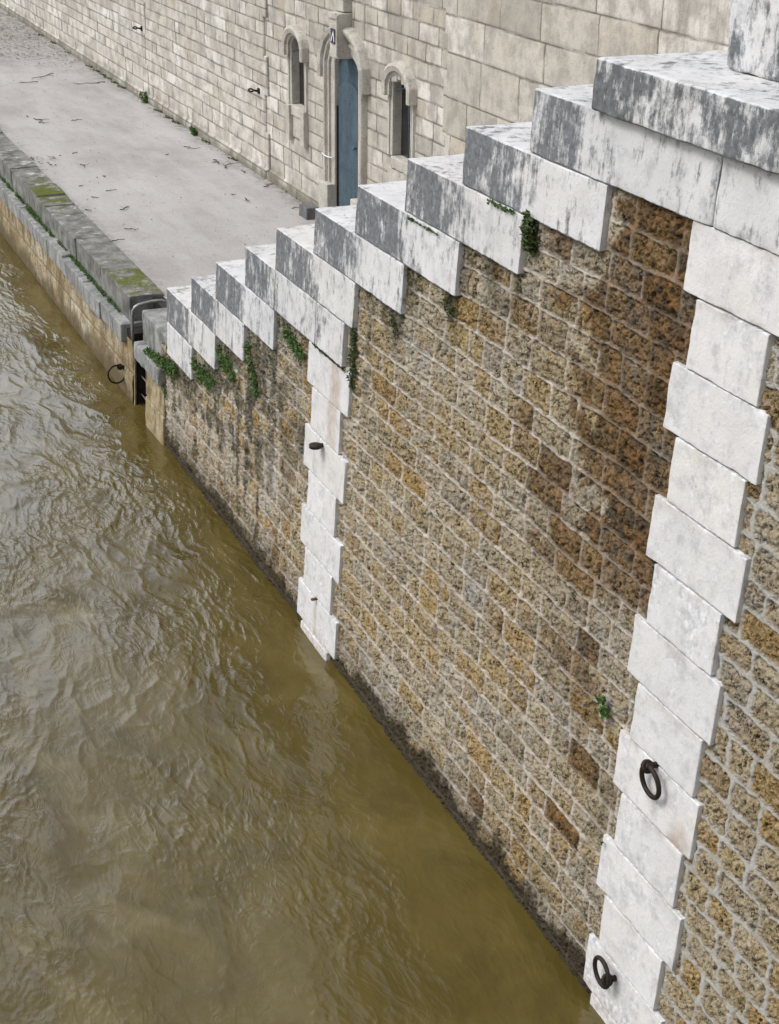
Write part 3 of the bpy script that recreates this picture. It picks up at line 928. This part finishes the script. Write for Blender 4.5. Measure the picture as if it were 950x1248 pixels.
def sweep(name, o, prof, parent, mat, z0=None, splay=0.0, n=18):
    """moulded surround swept up one jamb, over the segmental arch and down the other"""
    c = (o['y0'] + o['y1']) / 2; hw = (o['y1'] - o['y0']) / 2
    z0 = o['z0'] if z0 is None else z0
    path = [(-hw, z0), (-hw, (z0 + o['zs']) / 2), (-hw, o['zs'])]
    for k in range(1, n):
        y = -hw + 2 * hw * k / n
        path.append((y, float(arch_z(o, np.array(c + y)))))
    path += [(hw, o['zs']), (hw, (z0 + o['zs']) / 2), (hw, z0)]
    V = []; Fc = []
    m = len(path)
    for i, (y, z) in enumerate(path):
        p0 = path[max(i - 1, 0)]; p1 = path[min(i + 1, m - 1)]
        t = Vector((p1[0] - p0[0], p1[1] - p0[1])).normalized()
        nx_, nz_ = -t.y, t.x
        if i <= 1: nx_, nz_ = -1, 0
        if i >= m - 2: nx_, nz_ = 1, 0
        for (of, pr) in prof:
            V.append((XB - pr, c + y + nx_ * of, z + nz_ * of))
    q = len(prof)
    for i in range(m - 1):
        for k in range(q - 1):
            Fc.append((i * q + k, i * q + k + 1, (i + 1) * q + k + 1, (i + 1) * q + k))
    me_o = mesh_obj(name, V, [f[::-1] for f in Fc], mat, parent, False)
    return me_o


# door
rev = .055
sur = sweep('door_surround', DOOR, [(0, -.25), (0, .0), (.015, .012), (.13, .012), (.135, .045), (.165, .05), (.175, .03), (.225, .03), (.24, .075), (.275, .08), (.285, .06), (.30, -.03)], bw, MAT['dressed'])
for yy, ww in ((21.04, 1), (20.14, -1)):
    a, b = (yy + .005, yy + .36) if ww > 0 else (yy - .36, yy - .005)
    rough_block('jamb_plinth', XB - .13, XB + .05, a, b, GZ - .05, 1.88, MAT['dressed'], bw, 300 + ww, .014, .08, .004)
# hood mould from springing up
hood = dict(DOOR); hood['z0'] = 3.45
sweep('hood_mould', hood, [(.285, -.02), (.285, .06), (.30, .12), (.36, .14), (.385, .11), (.395, .05), (.40, -.02)], bw, MAT['dressed'], 3.42)
key = rough_block('keystone', XB - .20, XB + .02, 20.42, 20.74, 3.80, 4.42, MAT['dressed'], bw, 310, .014, .05, .004)
rough_block('keystone_rim', XB - .225, XB - .19, 20.415, 20.455, 3.84, 4.40, MAT['dressed'], key, 311, .006, .06, .001)
rough_block('keystone_rim', XB - .225, XB - .19, 20.46, 20.745, 4.34, 4.42, MAT['dressed'], key, 312, .006, .06, .001)
bm = bmesh.new(); add_box(bm, XB - .222, XB - .198, 20.48, 20.66, 4.00, 4.20, .004)
pl = bm_obj('number_plate', bm, MAT['plate'], key)
bm = bmesh.new()


def stroke(bm, y0, z0, y1, z1, w, x):
    d = Vector((0, y1 - y0, z1 - z0)).normalized(); nn = Vector((0, -d.z, d.y)) * w / 2
    a = Vector((x, y0, z0)); b = Vector((x, y1, z1))
    f = [bm.verts.new(p) for p in (a - nn, a + nn, b + nn, b - nn)]
    f2 = [bm.verts.new(v.co + Vector((.004, 0, 0))) for v in f]
    bm.faces.new(f); bm.faces.new(f2[::-1])
    for k in range(4): bm.faces.new((f[k], f2[k], f2[(k + 1) % 4], f[(k + 1) % 4]))


stroke(bm, 20.625, 4.03, 20.545, 4.17, .022, XB - .2265)
stroke(bm, 20.515, 4.03, 20.545, 4.17, .022, XB - .2265)
bm_obj('plate_figure', bm, MAT['white'], key)
rough_block('pilaster', XB - .12, XB + .02, 20.43, 20.73, 4.43, 9.1, MAT['dressed'], bw, 313, .014, .1, .004)
# leaf
bm = bmesh.new()
xd = XB + rev
add_box(bm, xd + .012, xd + .06, 20.16, 21.02, GZ + .0, 3.80, 0)
leaf = bm_obj('door', bm, MAT['door'], bw)
bm = bmesh.new()       # moving leaf with an arched head, proud of the fixed tympanum
N = 14
pts = [(20.20, GZ + .12)] + [(20.98, GZ + .12)] + [(20.98 - .78 * k / N, 3.32 + .13 * math.sin(math.pi * k / N)) for k in range(N + 1)]
f0 = [bm.verts.new((xd - .02, y, z)) for y, z in pts]; f1 = [bm.verts.new((xd + .01, y, z)) for y, z in pts]
bm.faces.new(f0); bm.faces.new(f1[::-1])
for k in range(len(pts)): bm.faces.new((f0[k], f0[(k + 1) % len(pts)], f1[(k + 1) % len(pts)], f1[k]))
bm_obj('door_leaf', bm, MAT['door'], leaf)
bm = bmesh.new(); add_tube(bm, [(xd - .02, 20.30, 2.56), (xd - .05, 20.30, 2.56), (xd - .07, 20.30, 2.56), (xd - .078, 20.30, 2.56)], [.014, .014, .03, .02], 10)
bm_obj('knob', bm, MAT['bluebar'], leaf, True)
bm = bmesh.new(); add_box(bm, xd - .045, xd - .021, 20.985, 21.005, 1.5, 3.05)
bm_obj('hinge_bar', bm, MAT['iron'], leaf)
bm = bmesh.new(); add_box(bm, xd - .027, xd - .0205, 20.21, 20.97, 2.195, 2.215)
bm_obj('rail_strip', bm, MAT['bluebar'], leaf)
bm = bmesh.new(); add_box(bm, XB - .02, XB + .5, 20.15, 21.03, GZ - .05, GZ + .06)
bm_obj('threshold', bm, MAT['greydark'], bw)
# cable along the left jamb
bm = bmesh.new(); add_tube(bm, [(XB - .09, 21.35, 2.30), (XB - .09, 21.25, 2.28), (XB - .065, 21.14, 2.27), (XB - .03, 21.05, 2.28)], .01, 6)
bm_obj('cable_clip', bm, MAT['white'], bw, True)


def window(o, apron, seed, label):
    w = sweep('window', o, [(0, -.30), (0, .0), (.02, .01), (.045, .012), (.05, -.012), (.075, -.012), (.08, .02), (.13, .022), (.145, -.03)], bw, MAT['dressed'])
    w['label'] = label
    hd = dict(o); hd['z0'] = o['zs'] - .16
    sweep('hood_mould', hd, [(.02, -.02), (.02, .055), (.06, .06), (.065, .10), (.13, .12), (.17, .10), (.18, .05), (.185, -.02)], w, MAT['dressed'], o['zs'] - .16)
    c = (o['y0'] + o['y1']) / 2
    if seed == 1:     # ragged voussoir cusps under the hood
        for k in range(5):
            yy = o['y0'] + .06 + k * .11
            zt = float(arch_z(o, np.array(yy)))
            rough_block('voussoir', XB - .05, XB + .2, yy - .048, yy + .048, zt - .05 - .03 * (k % 2), zt + .04, MAT['dressed'], w, 330 + k, .012, .05, .006, 1.5)
    bm = bmesh.new(); add_box(bm, XB + .13, XB + .16, o['y0'] - .05, o['y1'] + .05, o['z0'] - .05, o['zs'] + .3)
    bm_obj('pane', bm, MAT['dark'], w)
    for yb in (c - .06, c - .19):
        bm = bmesh.new(); add_tube(bm, [(XB + .09, yb, o['z0']), (XB + .09, yb, o['zs'] + .12)], .013, 8)
        bm_obj('bar', bm, MAT['bluebar'], w, True)
    bm = bmesh.new(); add_tube(bm, [(XB + .02, o['y1'] - .02, o['zs'] - .10), (XB + .06, c + .12, o['zs'] - .05), (XB + .08, c, o['zs'] - .02), (XB + .09, o['y0'], o['zs'] - .03)], .011, 8)
    bm_obj('cross_bar', bm, MAT['bluebar'], w, True)
    rough_block('sill', XB - .03, XB + .26, o['y0'] + .003, o['y1'] - .003, o['z0'] - .16, o['z0'] - .005, MAT['dressed'], w, 350 + seed, .012, .06, .004)
    if apron:
        rough_block('apron_panel', XB - .005, XB + .02, o['y0'] + .03, o['y1'] - .03, o['z0'] - .50, o['z0'] - .165, MAT['dressed'], w, 352, .008, .08, .002)
        for a in (o['y0'] - .13, o['y1'] - .03):
            rough_block('apron_pier', XB - .07, XB + .02, a, a + .16, o['z0'] - .56, o['z0'] - .012, MAT['dressed'], w, 353, .012, .08, .003)
    else:
        rough_block('apron_panel', XB - .012, XB + .02, o['y0'] - .12, o['y1'] + .14, o['z0'] - .62, o['z0'] - .165, MAT['dressed'], w, 355, .02, .05, .012, 1.8)


window(WL, True, 0, 'arched window with stone apron left of the blue door')
window(WR, False, 1, 'arched window with ragged hood right of the blue door')

b = rough_block('stone_block', 8.08, XB - .14, 21.35, 21.68, GZ - .02, 1.47, MAT['greydark'], None, 360, .014, .06, .004, origin=(8.25, 21.5, GZ))
tag(b, 'low dark grey stone block on the promenade at the foot of the door jamb', 'stone block')


def wall_hook(y, z, label):
    root = thing('wall_hook', (XB - .02, y, z), label, 'iron hook', 'iron hooks on the embankment wall')
    bm = bmesh.new(); add_box(bm, XB - .03, XB + .01, y - .045, y + .045, z - .05, z + .05, .008)
    bm_obj('wall_plate', bm, MAT['iron'], root)
    bm = bmesh.new(); add_tube(bm, [(XB - .02, y, z), (XB - .06, y, z + .005), (XB - .11, y, z + .02)], [.02, .018, .014], 8)
    add_tube(bm, circle((XB - .15, y, z + .02), (1, 0, 0), (0, .9, .35), .042, 18), .015, 8, True)
    bm_obj('hook', bm, MAT['iron'], root, True)


wall_hook(24.42, 2.70, 'black iron hook on the embankment wall nearer the left window')
wall_hook(31.72, 2.76, 'black iron hook far along the embankment wall above a green weed tuft')
bm = bmesh.new(); add_tube(bm, [(8.30, 47.9, GZ), (8.30, 47.9, 3.0)], .07, 12)
add_box(bm, 8.21, 8.43, 47.80, 48.0, 2.1, 2.16); add_box(bm, 8.2, 8.4, 47.8, 48.0, GZ - .02, GZ + .06)
o = bm_obj('drainpipe', bm, MAT['brown'], None, True, origin=(8.3, 47.9, GZ))
tag(o, 'dark brown pipe at the far end of the embankment wall in the upper left corner', 'pipe')


# ------------------------------------------------------------------ promenade, river, ground
def sheet(name, xs, ys, zfn, mat, stfn=None):
    Xg, Yg = np.meshgrid(np.array(xs), np.array(ys), indexing='ij')
    V = np.stack([Xg, Yg, zfn(Xg, Yg)], -1).reshape(-1, 3)
    s = stfn(Xg, Yg) if stfn is not None else Xg * 0
    s, s2 = s if isinstance(s, tuple) else (s, s * 0)
    at = {'st': np.stack([s, s2, s * 0, s * 0 + 1], -1).reshape(-1, 4)}
    o = mesh_obj(name, V, grid_faces(len(xs), len(ys)), mat, None, True, at)
    o['kind'] = 'structure'
    return o


def prom_st(x, y):
    n = fbm(x * 1.3, y * 1.3, 4, 5)
    s = sstep(.35, .0, (XB - .03 - x) + .25 * n) * .8
    s = np.maximum(s, sstep(36, 41, y + 2.0 * n + (x - 6) * 1.0) * .8)
    s = np.maximum(s, sstep(.30, .0, (x - 4.99) + .2 * n) * .5)
    return np.clip(s, 0, 1)


sheet('promenade', np.linspace(4.97, XB + .03, 70), np.concatenate([np.arange(12, 40, .08), np.arange(40, 90, .3)]),
      lambda x, y: GZ + .012 * fbm(x * .6, y * .6, 3, 6) + .004 * fbm(x * 5, y * 5, 2, 7) + .03 * sstep(5.3, 4.97, x) * 0, MAT['paving'], prom_st)
rs = np.concatenate([np.linspace(3.0, 90, 30)])
sheet('upper_street', np.linspace(XB + .5, 260, 12), np.linspace(-150, 260, 12), lambda x, y: x * 0 + 9.15, MAT['paving'])


def river():
    xs = np.concatenate([np.linspace(-300, -8, 14)[:-1], np.linspace(-8, .3, 90)[:-1], np.arange(.3, 4.75, .0105)])
    y = [-200, -100, -40, -10, 0, 3, 4.5, 5.5]
    while y[-1] < 34: y.append(y[-1] + .0105 * (y[-1] / 6.3) ** 1.25)
    while y[-1] < 400: y.append(y[-1] * 1.06)
    ys = np.array(y)

    def A_(X, w1): return X + .55 * w1

    def B_(Y, w2): return Y + .7 * w2

    def z(X, Y):
        fade = sstep(-9, -1, X) * sstep(60, 32, Y) * sstep(3, 6, Y)
        # current runs along the wall: warped, elongated swell plus short chop and ridged wavelets
        w1 = fbm(X * .7, Y * .45, 3, 11); w2 = fbm(X * .7 + 9, Y * .45 + 4, 3, 12)
        calm = 1 - .35 * sstep(1.3, .15, (4.45 - X) + .5 * w1)
        pa = sstep(-.22, .30, fbm(A_(X, w1) * .75, B_(Y, w2) * .5, 3, 19))
        A = X + .55 * w1; B = Y + .7 * w2
        sw = fbm(A * .9, B * .6, 2, 13) * .028
        A2 = X + .45 * w2 + .05 * fbm(X * 3, Y * 2, 2, 14); B2 = Y + .5 * w1 + .08 * fbm(X * 2.6 + 5, Y * 2.2, 2, 15)
        r = 1 - np.abs(fbm(A2 * 1.9 + .2 * B2, B2 * .8 - .2 * A2, 3, 16)) * 1.2
        rid = np.clip(r, 0, 1) ** 5 * .011 * (.45 + .55 * sstep(8, 15, Y + 2 * w2))
        r2 = 1 - np.abs(fbm(A2 * 4.4 - .3 * B2, B2 * 2.0 + .4 * A2, 3, 17)) * 1.2
        rid2 = np.clip(r2, 0, 1) ** 6 * .0085 * (.3 + pa) * (.5 + .5 * sstep(8, 15, Y + 2 * w1))
        r3 = 1 - np.abs(fbm(A2 * 9.5, B2 * 4.2 + 1.0 * A2, 2, 23)) * 1.2
        rid3 = np.clip(r3, 0, 1) ** 4 * .0036 * (.15 + pa)
        ch = fbm(A2 * 14, B2 * 6, 3, 18) * .0030 * (.15 + pa)
        return fade * (sw + calm * (rid + rid2 + rid3 + ch)) - .02

    def silt_sheen(X, Y):  # weight of the cloud reflections painted as pale plumes, then the chop
        w1 = fbm(X * .7, Y * .45, 3, 11); w2 = fbm(X * .7 + 9, Y * .45 + 4, 3, 12)
        s = fbm((X + .5 * w1) * 1.5 + .5 * Y, (Y + .6 * w2) * .9, 5, 44, .6)
        pa = sstep(-.22, .30, fbm(A_(X, w1) * .75, B_(Y, w2) * .5, 3, 19))
        calm = 1 - .35 * sstep(1.3, .15, (4.45 - X) + .5 * w1)
        return sstep(.08, .5, s) * .32 * sstep(.2, 1.6, 4.4 - X), pa * calm * (.30 + .70 * sstep(9, 15, Y + 1.5 * w1))
    sheet('river', xs, ys, z, MAT['river'], silt_sheen)


river()
sheet('riverbed', np.linspace(-300, 300, 8), np.linspace(-200, 400, 8), lambda x, y: x * 0 - 1.2, MAT['core'])


# ------------------------------------------------------------------ plants, twigs, litter
def leaf_mesh(rng, centers, size, nleaf, spread, normal=None, droop=0.0):
    V = []; F = []
    for (cx, cy, cz, sc) in centers:
        for _ in range(int(nleaf * sc)):
            d = Vector((rng.gauss(0, 1), rng.gauss(0, 1), rng.gauss(0, 1))).normalized() * (rng.random() ** .45)
            p = Vector((cx + d.x * spread[0] * sc, cy + d.y * spread[1] * sc, cz + d.z * spread[2] * sc - droop * rng.random()))
            a = Vector((rng.uniform(-1, .3), rng.uniform(-1, 1), rng.uniform(-.4, 1))).normalized()
            n = Vector((rng.uniform(-1, 0), rng.uniform(-.8, .4), rng.uniform(0, 1))).normalized()
            b_ = a.cross(n)
            if b_.length < .1: continue
            b_.normalize()
            L = size * rng.uniform(.4, 1.5); W = L * rng.uniform(.35, .6)
            k = len(V)
            up = a.cross(b_) * (L * .12)
            V += [p - a * L * .5, p + b_ * W * .5 + up, p + a * L * .5, p - b_ * W * .5 + up]
            F.append((k, k + 1, k + 2, k + 3))
    return V, F


def plant(name, label, cat, centers, size, n, spread, mat, seed, group=None, droop=0.0):
    rng = random.Random(seed)
    V, F = leaf_mesh(rng, centers, size, n, spread, droop=droop)
    c = centers[0]
    for a, b_ in zip(centers[:-1], centers[1:]):       # the runner (stem) the leaves sit on
        a = Vector(a[:3]); b_ = Vector(b_[:3]); k = len(V)
        for q in (a, b_):
            for t in range(3): V.append(q + Vector((.004 * math.cos(2.1 * t), 0, .004 * math.sin(2.1 * t))))
        for t in range(3): F.append((k + t, k + (t + 1) % 3, k + 3 + (t + 1) % 3, k + 3 + t))
    o = mesh_obj(name, [tuple(v) for v in V], F, mat, None, False, None, origin=(c[0], c[1], c[2]))
    return tag(o, label, cat, group)


def wc(y, z, out=.05, s=1.0):
    return (wx(z) - out, y, z, s)


LF, MS = MAT['leaf'], MAT['moss_leaf']
plant('creeping_plant', 'thick green creeping plant spilling over the grey ledge stone right of the ladder slot', 'plant',
      [(4.40, 17.15 - .11 * k, 1.03 + .012 * k, .7 + .06 * k) for k in range(11)], .035, 110, (.075, .08, .075), LF, 1)
plant('wall_fern', 'green growth hanging under the second lowest coping stone', 'plant',
      [wc(15.37 - .10 * k, 1.50 - .05 * (k % 3), .03, .9) for k in range(7)], .032, 130, (.05, .09, .10), LF, 2, droop=.07)
plant('wall_fern', 'green growth hanging under the third lowest coping stone', 'plant',
      [wc(14.51 - .09 * k, 1.90 - .06 * (k % 3), .03, .8) for k in range(6)], .032, 120, (.05, .08, .10), LF, 3, droop=.05)
plant('wall_fern', 'green growth at the near end of the fourth lowest coping stone', 'plant',
      [wc(13.62 - .07 * k, 2.22 - .09 * k, .03, .8) for k in range(5)], .032, 120, (.05, .08, .08), LF, 4, droop=.06)
plant('wall_fern', 'bright green clump on the rubble left of the middle quoin column top', 'plant',
      [wc(12.50 - .08 * k, 2.74 - .02 * k, .05, 1.0) for k in range(6)], .03, 95, (.05, .07, .07), LF, 5, droop=.05)
plant('moss_cushion', 'dark green moss strip down the right side of the middle quoin column top', 'moss',
      [wc(10.99 - .02 * (k % 3), 3.16 - .06 * k, .03, .9) for k in range(8)], .022, 130, (.03, .07, .07), MS, 6)
plant('moss_cushion', 'thin moss line under the cap of the middle quoin column', 'moss',
      [wc(11.83 - .035 * k, 2.815 - .004 * (k % 3), .045, .3 + .25 * (k % 4 == 1)) for k in range(22)], .014, 60, (.02, .09, .035), MS, 7)
plant('joint_weed', 'small weed in the joint between the two highest dark steps', 'weed',
      [wc(8.77 - .05 * k, 4.775, .06, .35 if k % 2 else .7) for k in range(7)], .022, 45, (.03, .05, .03), LF, 8)
plant('joint_weed', 'short weeds in the coping joint above the fifth quoin end', 'weed',
      [wc(10.02 - .07 * k, 4.37, .06, .6 if k in (0, 1, 5) else .3) for k in range(8)], .02, 45, (.025, .05, .025), LF, 9)
plant('grass_tuft', 'dark grassy tuft growing where a white coping stone meets the rubble', 'plant',
      [wc(8.26, 4.72, .04, 1.0), wc(8.22, 4.64, .04, 1.0), wc(8.28, 4.79, .03, .7)], .05, 110, (.05, .08, .07), MS, 10)
plant('wall_weed', 'lone green weed growing from the rubble left of the near quoin column', 'weed',
      [wc(6.73, 2.09, .05, 1.0), wc(6.70, 2.05, .05, .8), wc(6.76, 2.12, .05, .7)], .03, 60, (.035, .05, .05), LF, 11)
plant('wall_weed', 'tiny weed tucked at the edge of a near quoin stone', 'weed', [wc(6.52, 1.205, .06, .6)], .018, 40, (.02, .025, .025), LF, 12)
for k, (y, z, s, lb) in enumerate([(9.36, 3.92, .85, 'dark moss patch below the white coping stone right of the middle steps'),
                                   (10.25, 3.50, .6, 'dark moss patch below the coping stone next to the middle quoin column'),
                                   (16.6, .74, .8, 'green weed under the grey ledge right of the ladder slot')]):
    plant('moss_cushion', lb, 'moss', [wc(y, z, .03, s), wc(y - .08, z - .06, .03, s)], .02, 110, (.025, .08, .09), MS if k < 2 else LF, 20 + k)

led = [27.15, 26.67, 26.3, 26.02, 25.5, 25.07, 24.49, 24.26, 24.05, 23.81, 23.28, 22.76, 22.25, 21.9, 21.41, 21.1, 20.87, 20.36, 19.94, 19.6, 19.12, 18.85]
for k, y in enumerate(led):
    rng = random.Random(k)
    big = 1.3 if 23.7 < y < 24.6 else rng.uniform(.55, 1.0)
    plant('ledge_weed', 'low green weed growing on the grey ledge below the promenade kerb', 'weed',
          [(4.49, y + rng.uniform(-.1, .1) + .1 * j, 1.01, big) for j in range(4)], .035, 45, (.03, .09, .06), LF, 40 + k, 'weeds along the quay ledge')
tuf = [(8.37, 31.6, 1.5, 'tall green weed tuft at the foot of the embankment wall below the far hook'), (8.36, 28.1, 1.1, 'green weed tuft at the wall foot, second nearest the door')]
for k, (x, y, s, lb) in enumerate(tuf):
    plant('grass_tuft', lb, 'weed', [(x - .02, y, GZ + .07 * s, s), (x, y - .1, GZ + .05, s * .7)], .07, 55, (.06, .11, .09), LF, 70 + k)
rng = random.Random(77)
for k, y in enumerate([36.3, 35.6, 35.0, 34.5, 33.9, 33.3, 38.5, 40.2, 41.6, 30.4, 29.6, 29.1, 27.2, 25.6]):
    plant('wall_foot_moss', 'small moss patch along the foot of the embankment wall', 'moss',
          [(8.38 - .03 * j, y + .13 * j, GZ + .02, rng.uniform(.4, .9)) for j in range(3)], .03, 45, (.05, .1, .035), MS if k % 3 else LF, 90 + k, 'moss along the embankment wall foot')

TW = [((7.281, 35.686), (6.73, 35.048)), ((6.764, 34.656), (6.354, 34.707)), ((8.163, 34.164), (7.518, 34.064)), ((5.873, 30.576), (5.908, 29.94)), ((6.473, 30.099), (6.687, 30.132)), ((5.34, 24.637), (5.415, 24.66)), ((5.358, 23.878), (5.438, 23.75)), ((5.67, 24.157), (5.844, 24.167)), ((5.078, 23.106), (5.147, 22.988)), ((5.575, 22.871), (5.762, 23.078)), ((5.336, 21.754), (5.531, 21.658)), ((4.99, 21.174), (5.194, 21.212)), ((7.859, 27.021), (7.987, 26.752)), ((8.05, 25.781), (7.963, 25.373)), ((7.981, 25.08), (8.175, 25.44)), ((8.193, 24.775), (8.217, 24.627)), ((7.607, 22.905), (7.606, 22.663)), ((7.49, 23.219), (7.546, 23.174)), ((8.176, 23.518), (8.375, 23.703)), ((8.098, 22.051), (8.29, 22.065)), ((5.751, 30.883), (5.748, 30.733)), ((5.739, 26.202), (5.767, 25.991)), ((5.801, 27.127), (5.913, 27.207)), ((7.325, 26.44), (7.399, 26.474)), ((5.897, 25.248), (5.904, 25.137))]
for k, (a, b_) in enumerate(TW):
    rng = random.Random(500 + k)
    a = Vector((*a, GZ + .018)); b_ = Vector((*b_, GZ + .018))
    L = (b_ - a).length
    perp = Vector((-(b_ - a).y, (b_ - a).x, 0)) / max(L, .01)
    n = 6
    pts = [a.lerp(b_, t / n) + perp * rng.uniform(-.10, .10) * L + Vector((0, 0, rng.uniform(0, .012))) for t in range(n + 1)]
    r0 = .0095 if L > .3 else .0085
    bm = bmesh.new(); add_tube(bm, pts, [r0 * (1 - .5 * t / n) for t in range(n + 1)], 6)
    for q in range(1 if L < .25 else 2):
        i = rng.randint(1, n - 1); dirn = (pts[i + 1 if i < n else i] - pts[i - 1]).normalized() * .6 + perp * rng.choice((-1, 1)) * .8
        add_tube(bm, [pts[i], pts[i] + dirn * L * .2, pts[i] + dirn * L * .38 + Vector((0, 0, .01))], [r0 * .6, r0 * .5, r0 * .3], 5)
    o = bm_obj('twig', bm, MAT['twig'], None, True, origin=a)
    lb = 'small dark twig lying on the pale promenade paving'
    if k == 0: lb = 'longest dark twig on the promenade in the upper left'
    if k == 1: lb = 'bent dark twig just below the longest one on the promenade'
    if k == 2: lb = 'thin long twig pointing at the foot of the embankment wall'
    tag(o, lb, 'twig', 'fallen twigs on the promenade')


def litter():
    rng = random.Random(9); V = []; F = []
    spots = []
    for _ in range(2600):
        y = rng.uniform(35.5, 52); x = rng.uniform(5.0, 8.4)
        if rng.random() < min(1, max(0, (y - 36.5 + (x - 6.5) * 1.2) / 6)): spots.append((x, y, rng.uniform(.03, .09)))
    for _ in range(260): spots.append((rng.uniform(5.0, 8.4), rng.uniform(18.6, 36), rng.uniform(.012, .035)))
    for c in ((5.06, 26.98), (5.371, 26.864), (5.2, 26.5)):
        for _ in range(14): spots.append((c[0] + rng.gauss(0, .07), c[1] + rng.gauss(0, .18), rng.uniform(.03, .07)))
    for _ in range(220): spots.append((8.42 - abs(rng.gauss(0, .08)), rng.uniform(22, 45), rng.uniform(.02, .05)))
    for x, y, s in spots:
        a = rng.uniform(0, 6.28); k = len(V); z = GZ + .016
        for q in range(4):
            t = a + q * math.pi / 2; rr = s * (1 if q % 2 == 0 else .5) * .5
            V.append((x + math.cos(t) * rr, y + math.sin(t) * rr * 1.3, z + rng.uniform(0, .022)))
        F.append((k, k + 1, k + 2, k + 3))
    o = mesh_obj('leaf_litter', V, F, MAT['litter'], None, False)
    tag(o, 'scattered dead leaves and crumbs on the promenade', 'leaf litter', None, 'stuff')


litter()

# ------------------------------------------------------------------ camera
cd = bpy.data.cameras.new('camera'); co = bpy.data.objects.new('camera', cd); COL.objects.link(co)
cd.sensor_fit = 'VERTICAL'; cd.sensor_height = 24; cd.lens = 1840 / 1248 * 24
cd.clip_start = .1; cd.clip_end = 2000
Rw = np.array([[0.91538214, -0.16224338, 0.36844622], [-0.40238128, -0.39790042, 0.82447835], [0.01283875, -0.90296863, -0.42951464]])
mw = Matrix.Identity(4)
for r in range(3):
    mw[r][0] = Rw[r, 0]; mw[r][1] = -Rw[r, 1]; mw[r][2] = -Rw[r, 2]
mw[2][3] = 7.2
co.matrix_world = mw
S.camera = co

# ------------------------------------------------------------------ light
w = bpy.data.worlds.new('World'); S.world = w; w.use_nodes = True
nt = w.node_tree; nt.nodes.clear()
out = nt.nodes.new('ShaderNodeOutputWorld'); bg = nt.nodes.new('ShaderNodeBackground')
sky = nt.nodes.new('ShaderNodeTexSky'); sky.sky_type = 'NISHITA'; sky.sun_disc = False
EL, AZ = math.radians(52), math.radians(-75)
sky.sun_elevation = EL; sky.sun_rotation = AZ; sky.air_density = 1.0; sky.dust_density = 4.0; sky.ozone_density = 1.0
hs = nt.nodes.new('ShaderNodeHueSaturation'); hs.inputs['Saturation'].default_value = .32
nt.links.new(sky.outputs[0], hs.inputs['Color']); tc = nt.nodes.new('ShaderNodeTexCoord'); cn = nt.nodes.new('ShaderNodeTexNoise'); cr = nt.nodes.new('ShaderNodeValToRGB'); cm = nt.nodes.new('ShaderNodeMix')
cm.data_type = 'RGBA'; cm.blend_type = 'MULTIPLY'; cm.inputs[0].default_value = 1.0
cn.inputs['Scale'].default_value = 3.2; cn.inputs['Detail'].default_value = 5; cn.inputs['Roughness'].default_value = .55; cn.inputs['Distortion'].default_value = .6
cr.color_ramp.elements[0].position = .40; cr.color_ramp.elements[0].color = (.42, .44, .47, 1)
cr.color_ramp.elements[1].position = .60; cr.color_ramp.elements[1].color = (1.0, 1.0, 1.0, 1)
# brighter sky up-river, added for a paler sheen on the water
dp = nt.nodes.new('ShaderNodeVectorMath'); dp.operation = 'DOT_PRODUCT'; dp.inputs[1].default_value = Vector((.02, .95, .31)).normalized()
nt.links.new(tc.outputs['Generated'], dp.inputs[0])
br = nt.nodes.new('ShaderNodeMapRange'); br.interpolation_type = 'SMOOTHSTEP'
br.inputs[1].default_value = .87; br.inputs[2].default_value = .99; br.inputs[3].default_value = 1.0; br.inputs[4].default_value = 2.1
nt.links.new(dp.outputs['Value'], br.inputs[0])
bm_ = nt.nodes.new('ShaderNodeMix'); bm_.data_type = 'RGBA'; bm_.blend_type = 'MULTIPLY'; bm_.inputs[0].default_value = 1.0
nt.links.new(cr.outputs[0], bm_.inputs[6]); nt.links.new(br.outputs[0], bm_.inputs[7])
nt.links.new(tc.outputs['Generated'], cn.inputs['Vector']); nt.links.new(cn.outputs[0], cr.inputs[0])
nt.links.new(hs.outputs[0], cm.inputs[6]); nt.links.new(bm_.outputs[2], cm.inputs[7])
nt.links.new(cm.outputs[2], bg.inputs[0]); nt.links.new(bg.outputs[0], out.inputs[0])
bg.inputs[1].default_value = .15
sd = bpy.data.lights.new('sun', 'SUN'); sd.energy = 0.9; sd.angle = math.radians(20); sd.color = (1, .97, .93)
so = bpy.data.objects.new('sun', sd); COL.objects.link(so)
dv = Vector((math.sin(AZ) * math.cos(EL), math.cos(AZ) * math.cos(EL), math.sin(EL)))
so.rotation_euler = dv.to_track_quat('Z', 'Y').to_euler(); so.location = (-10, 5, 30)
vs = S.view_settings
vs.view_transform = 'Standard'; vs.look = 'None'; vs.gamma = 1; vs.use_curve_mapping = False; vs.exposure = 0.70
S.render.engine = 'CYCLES'
S.cycles.max_bounces = 6
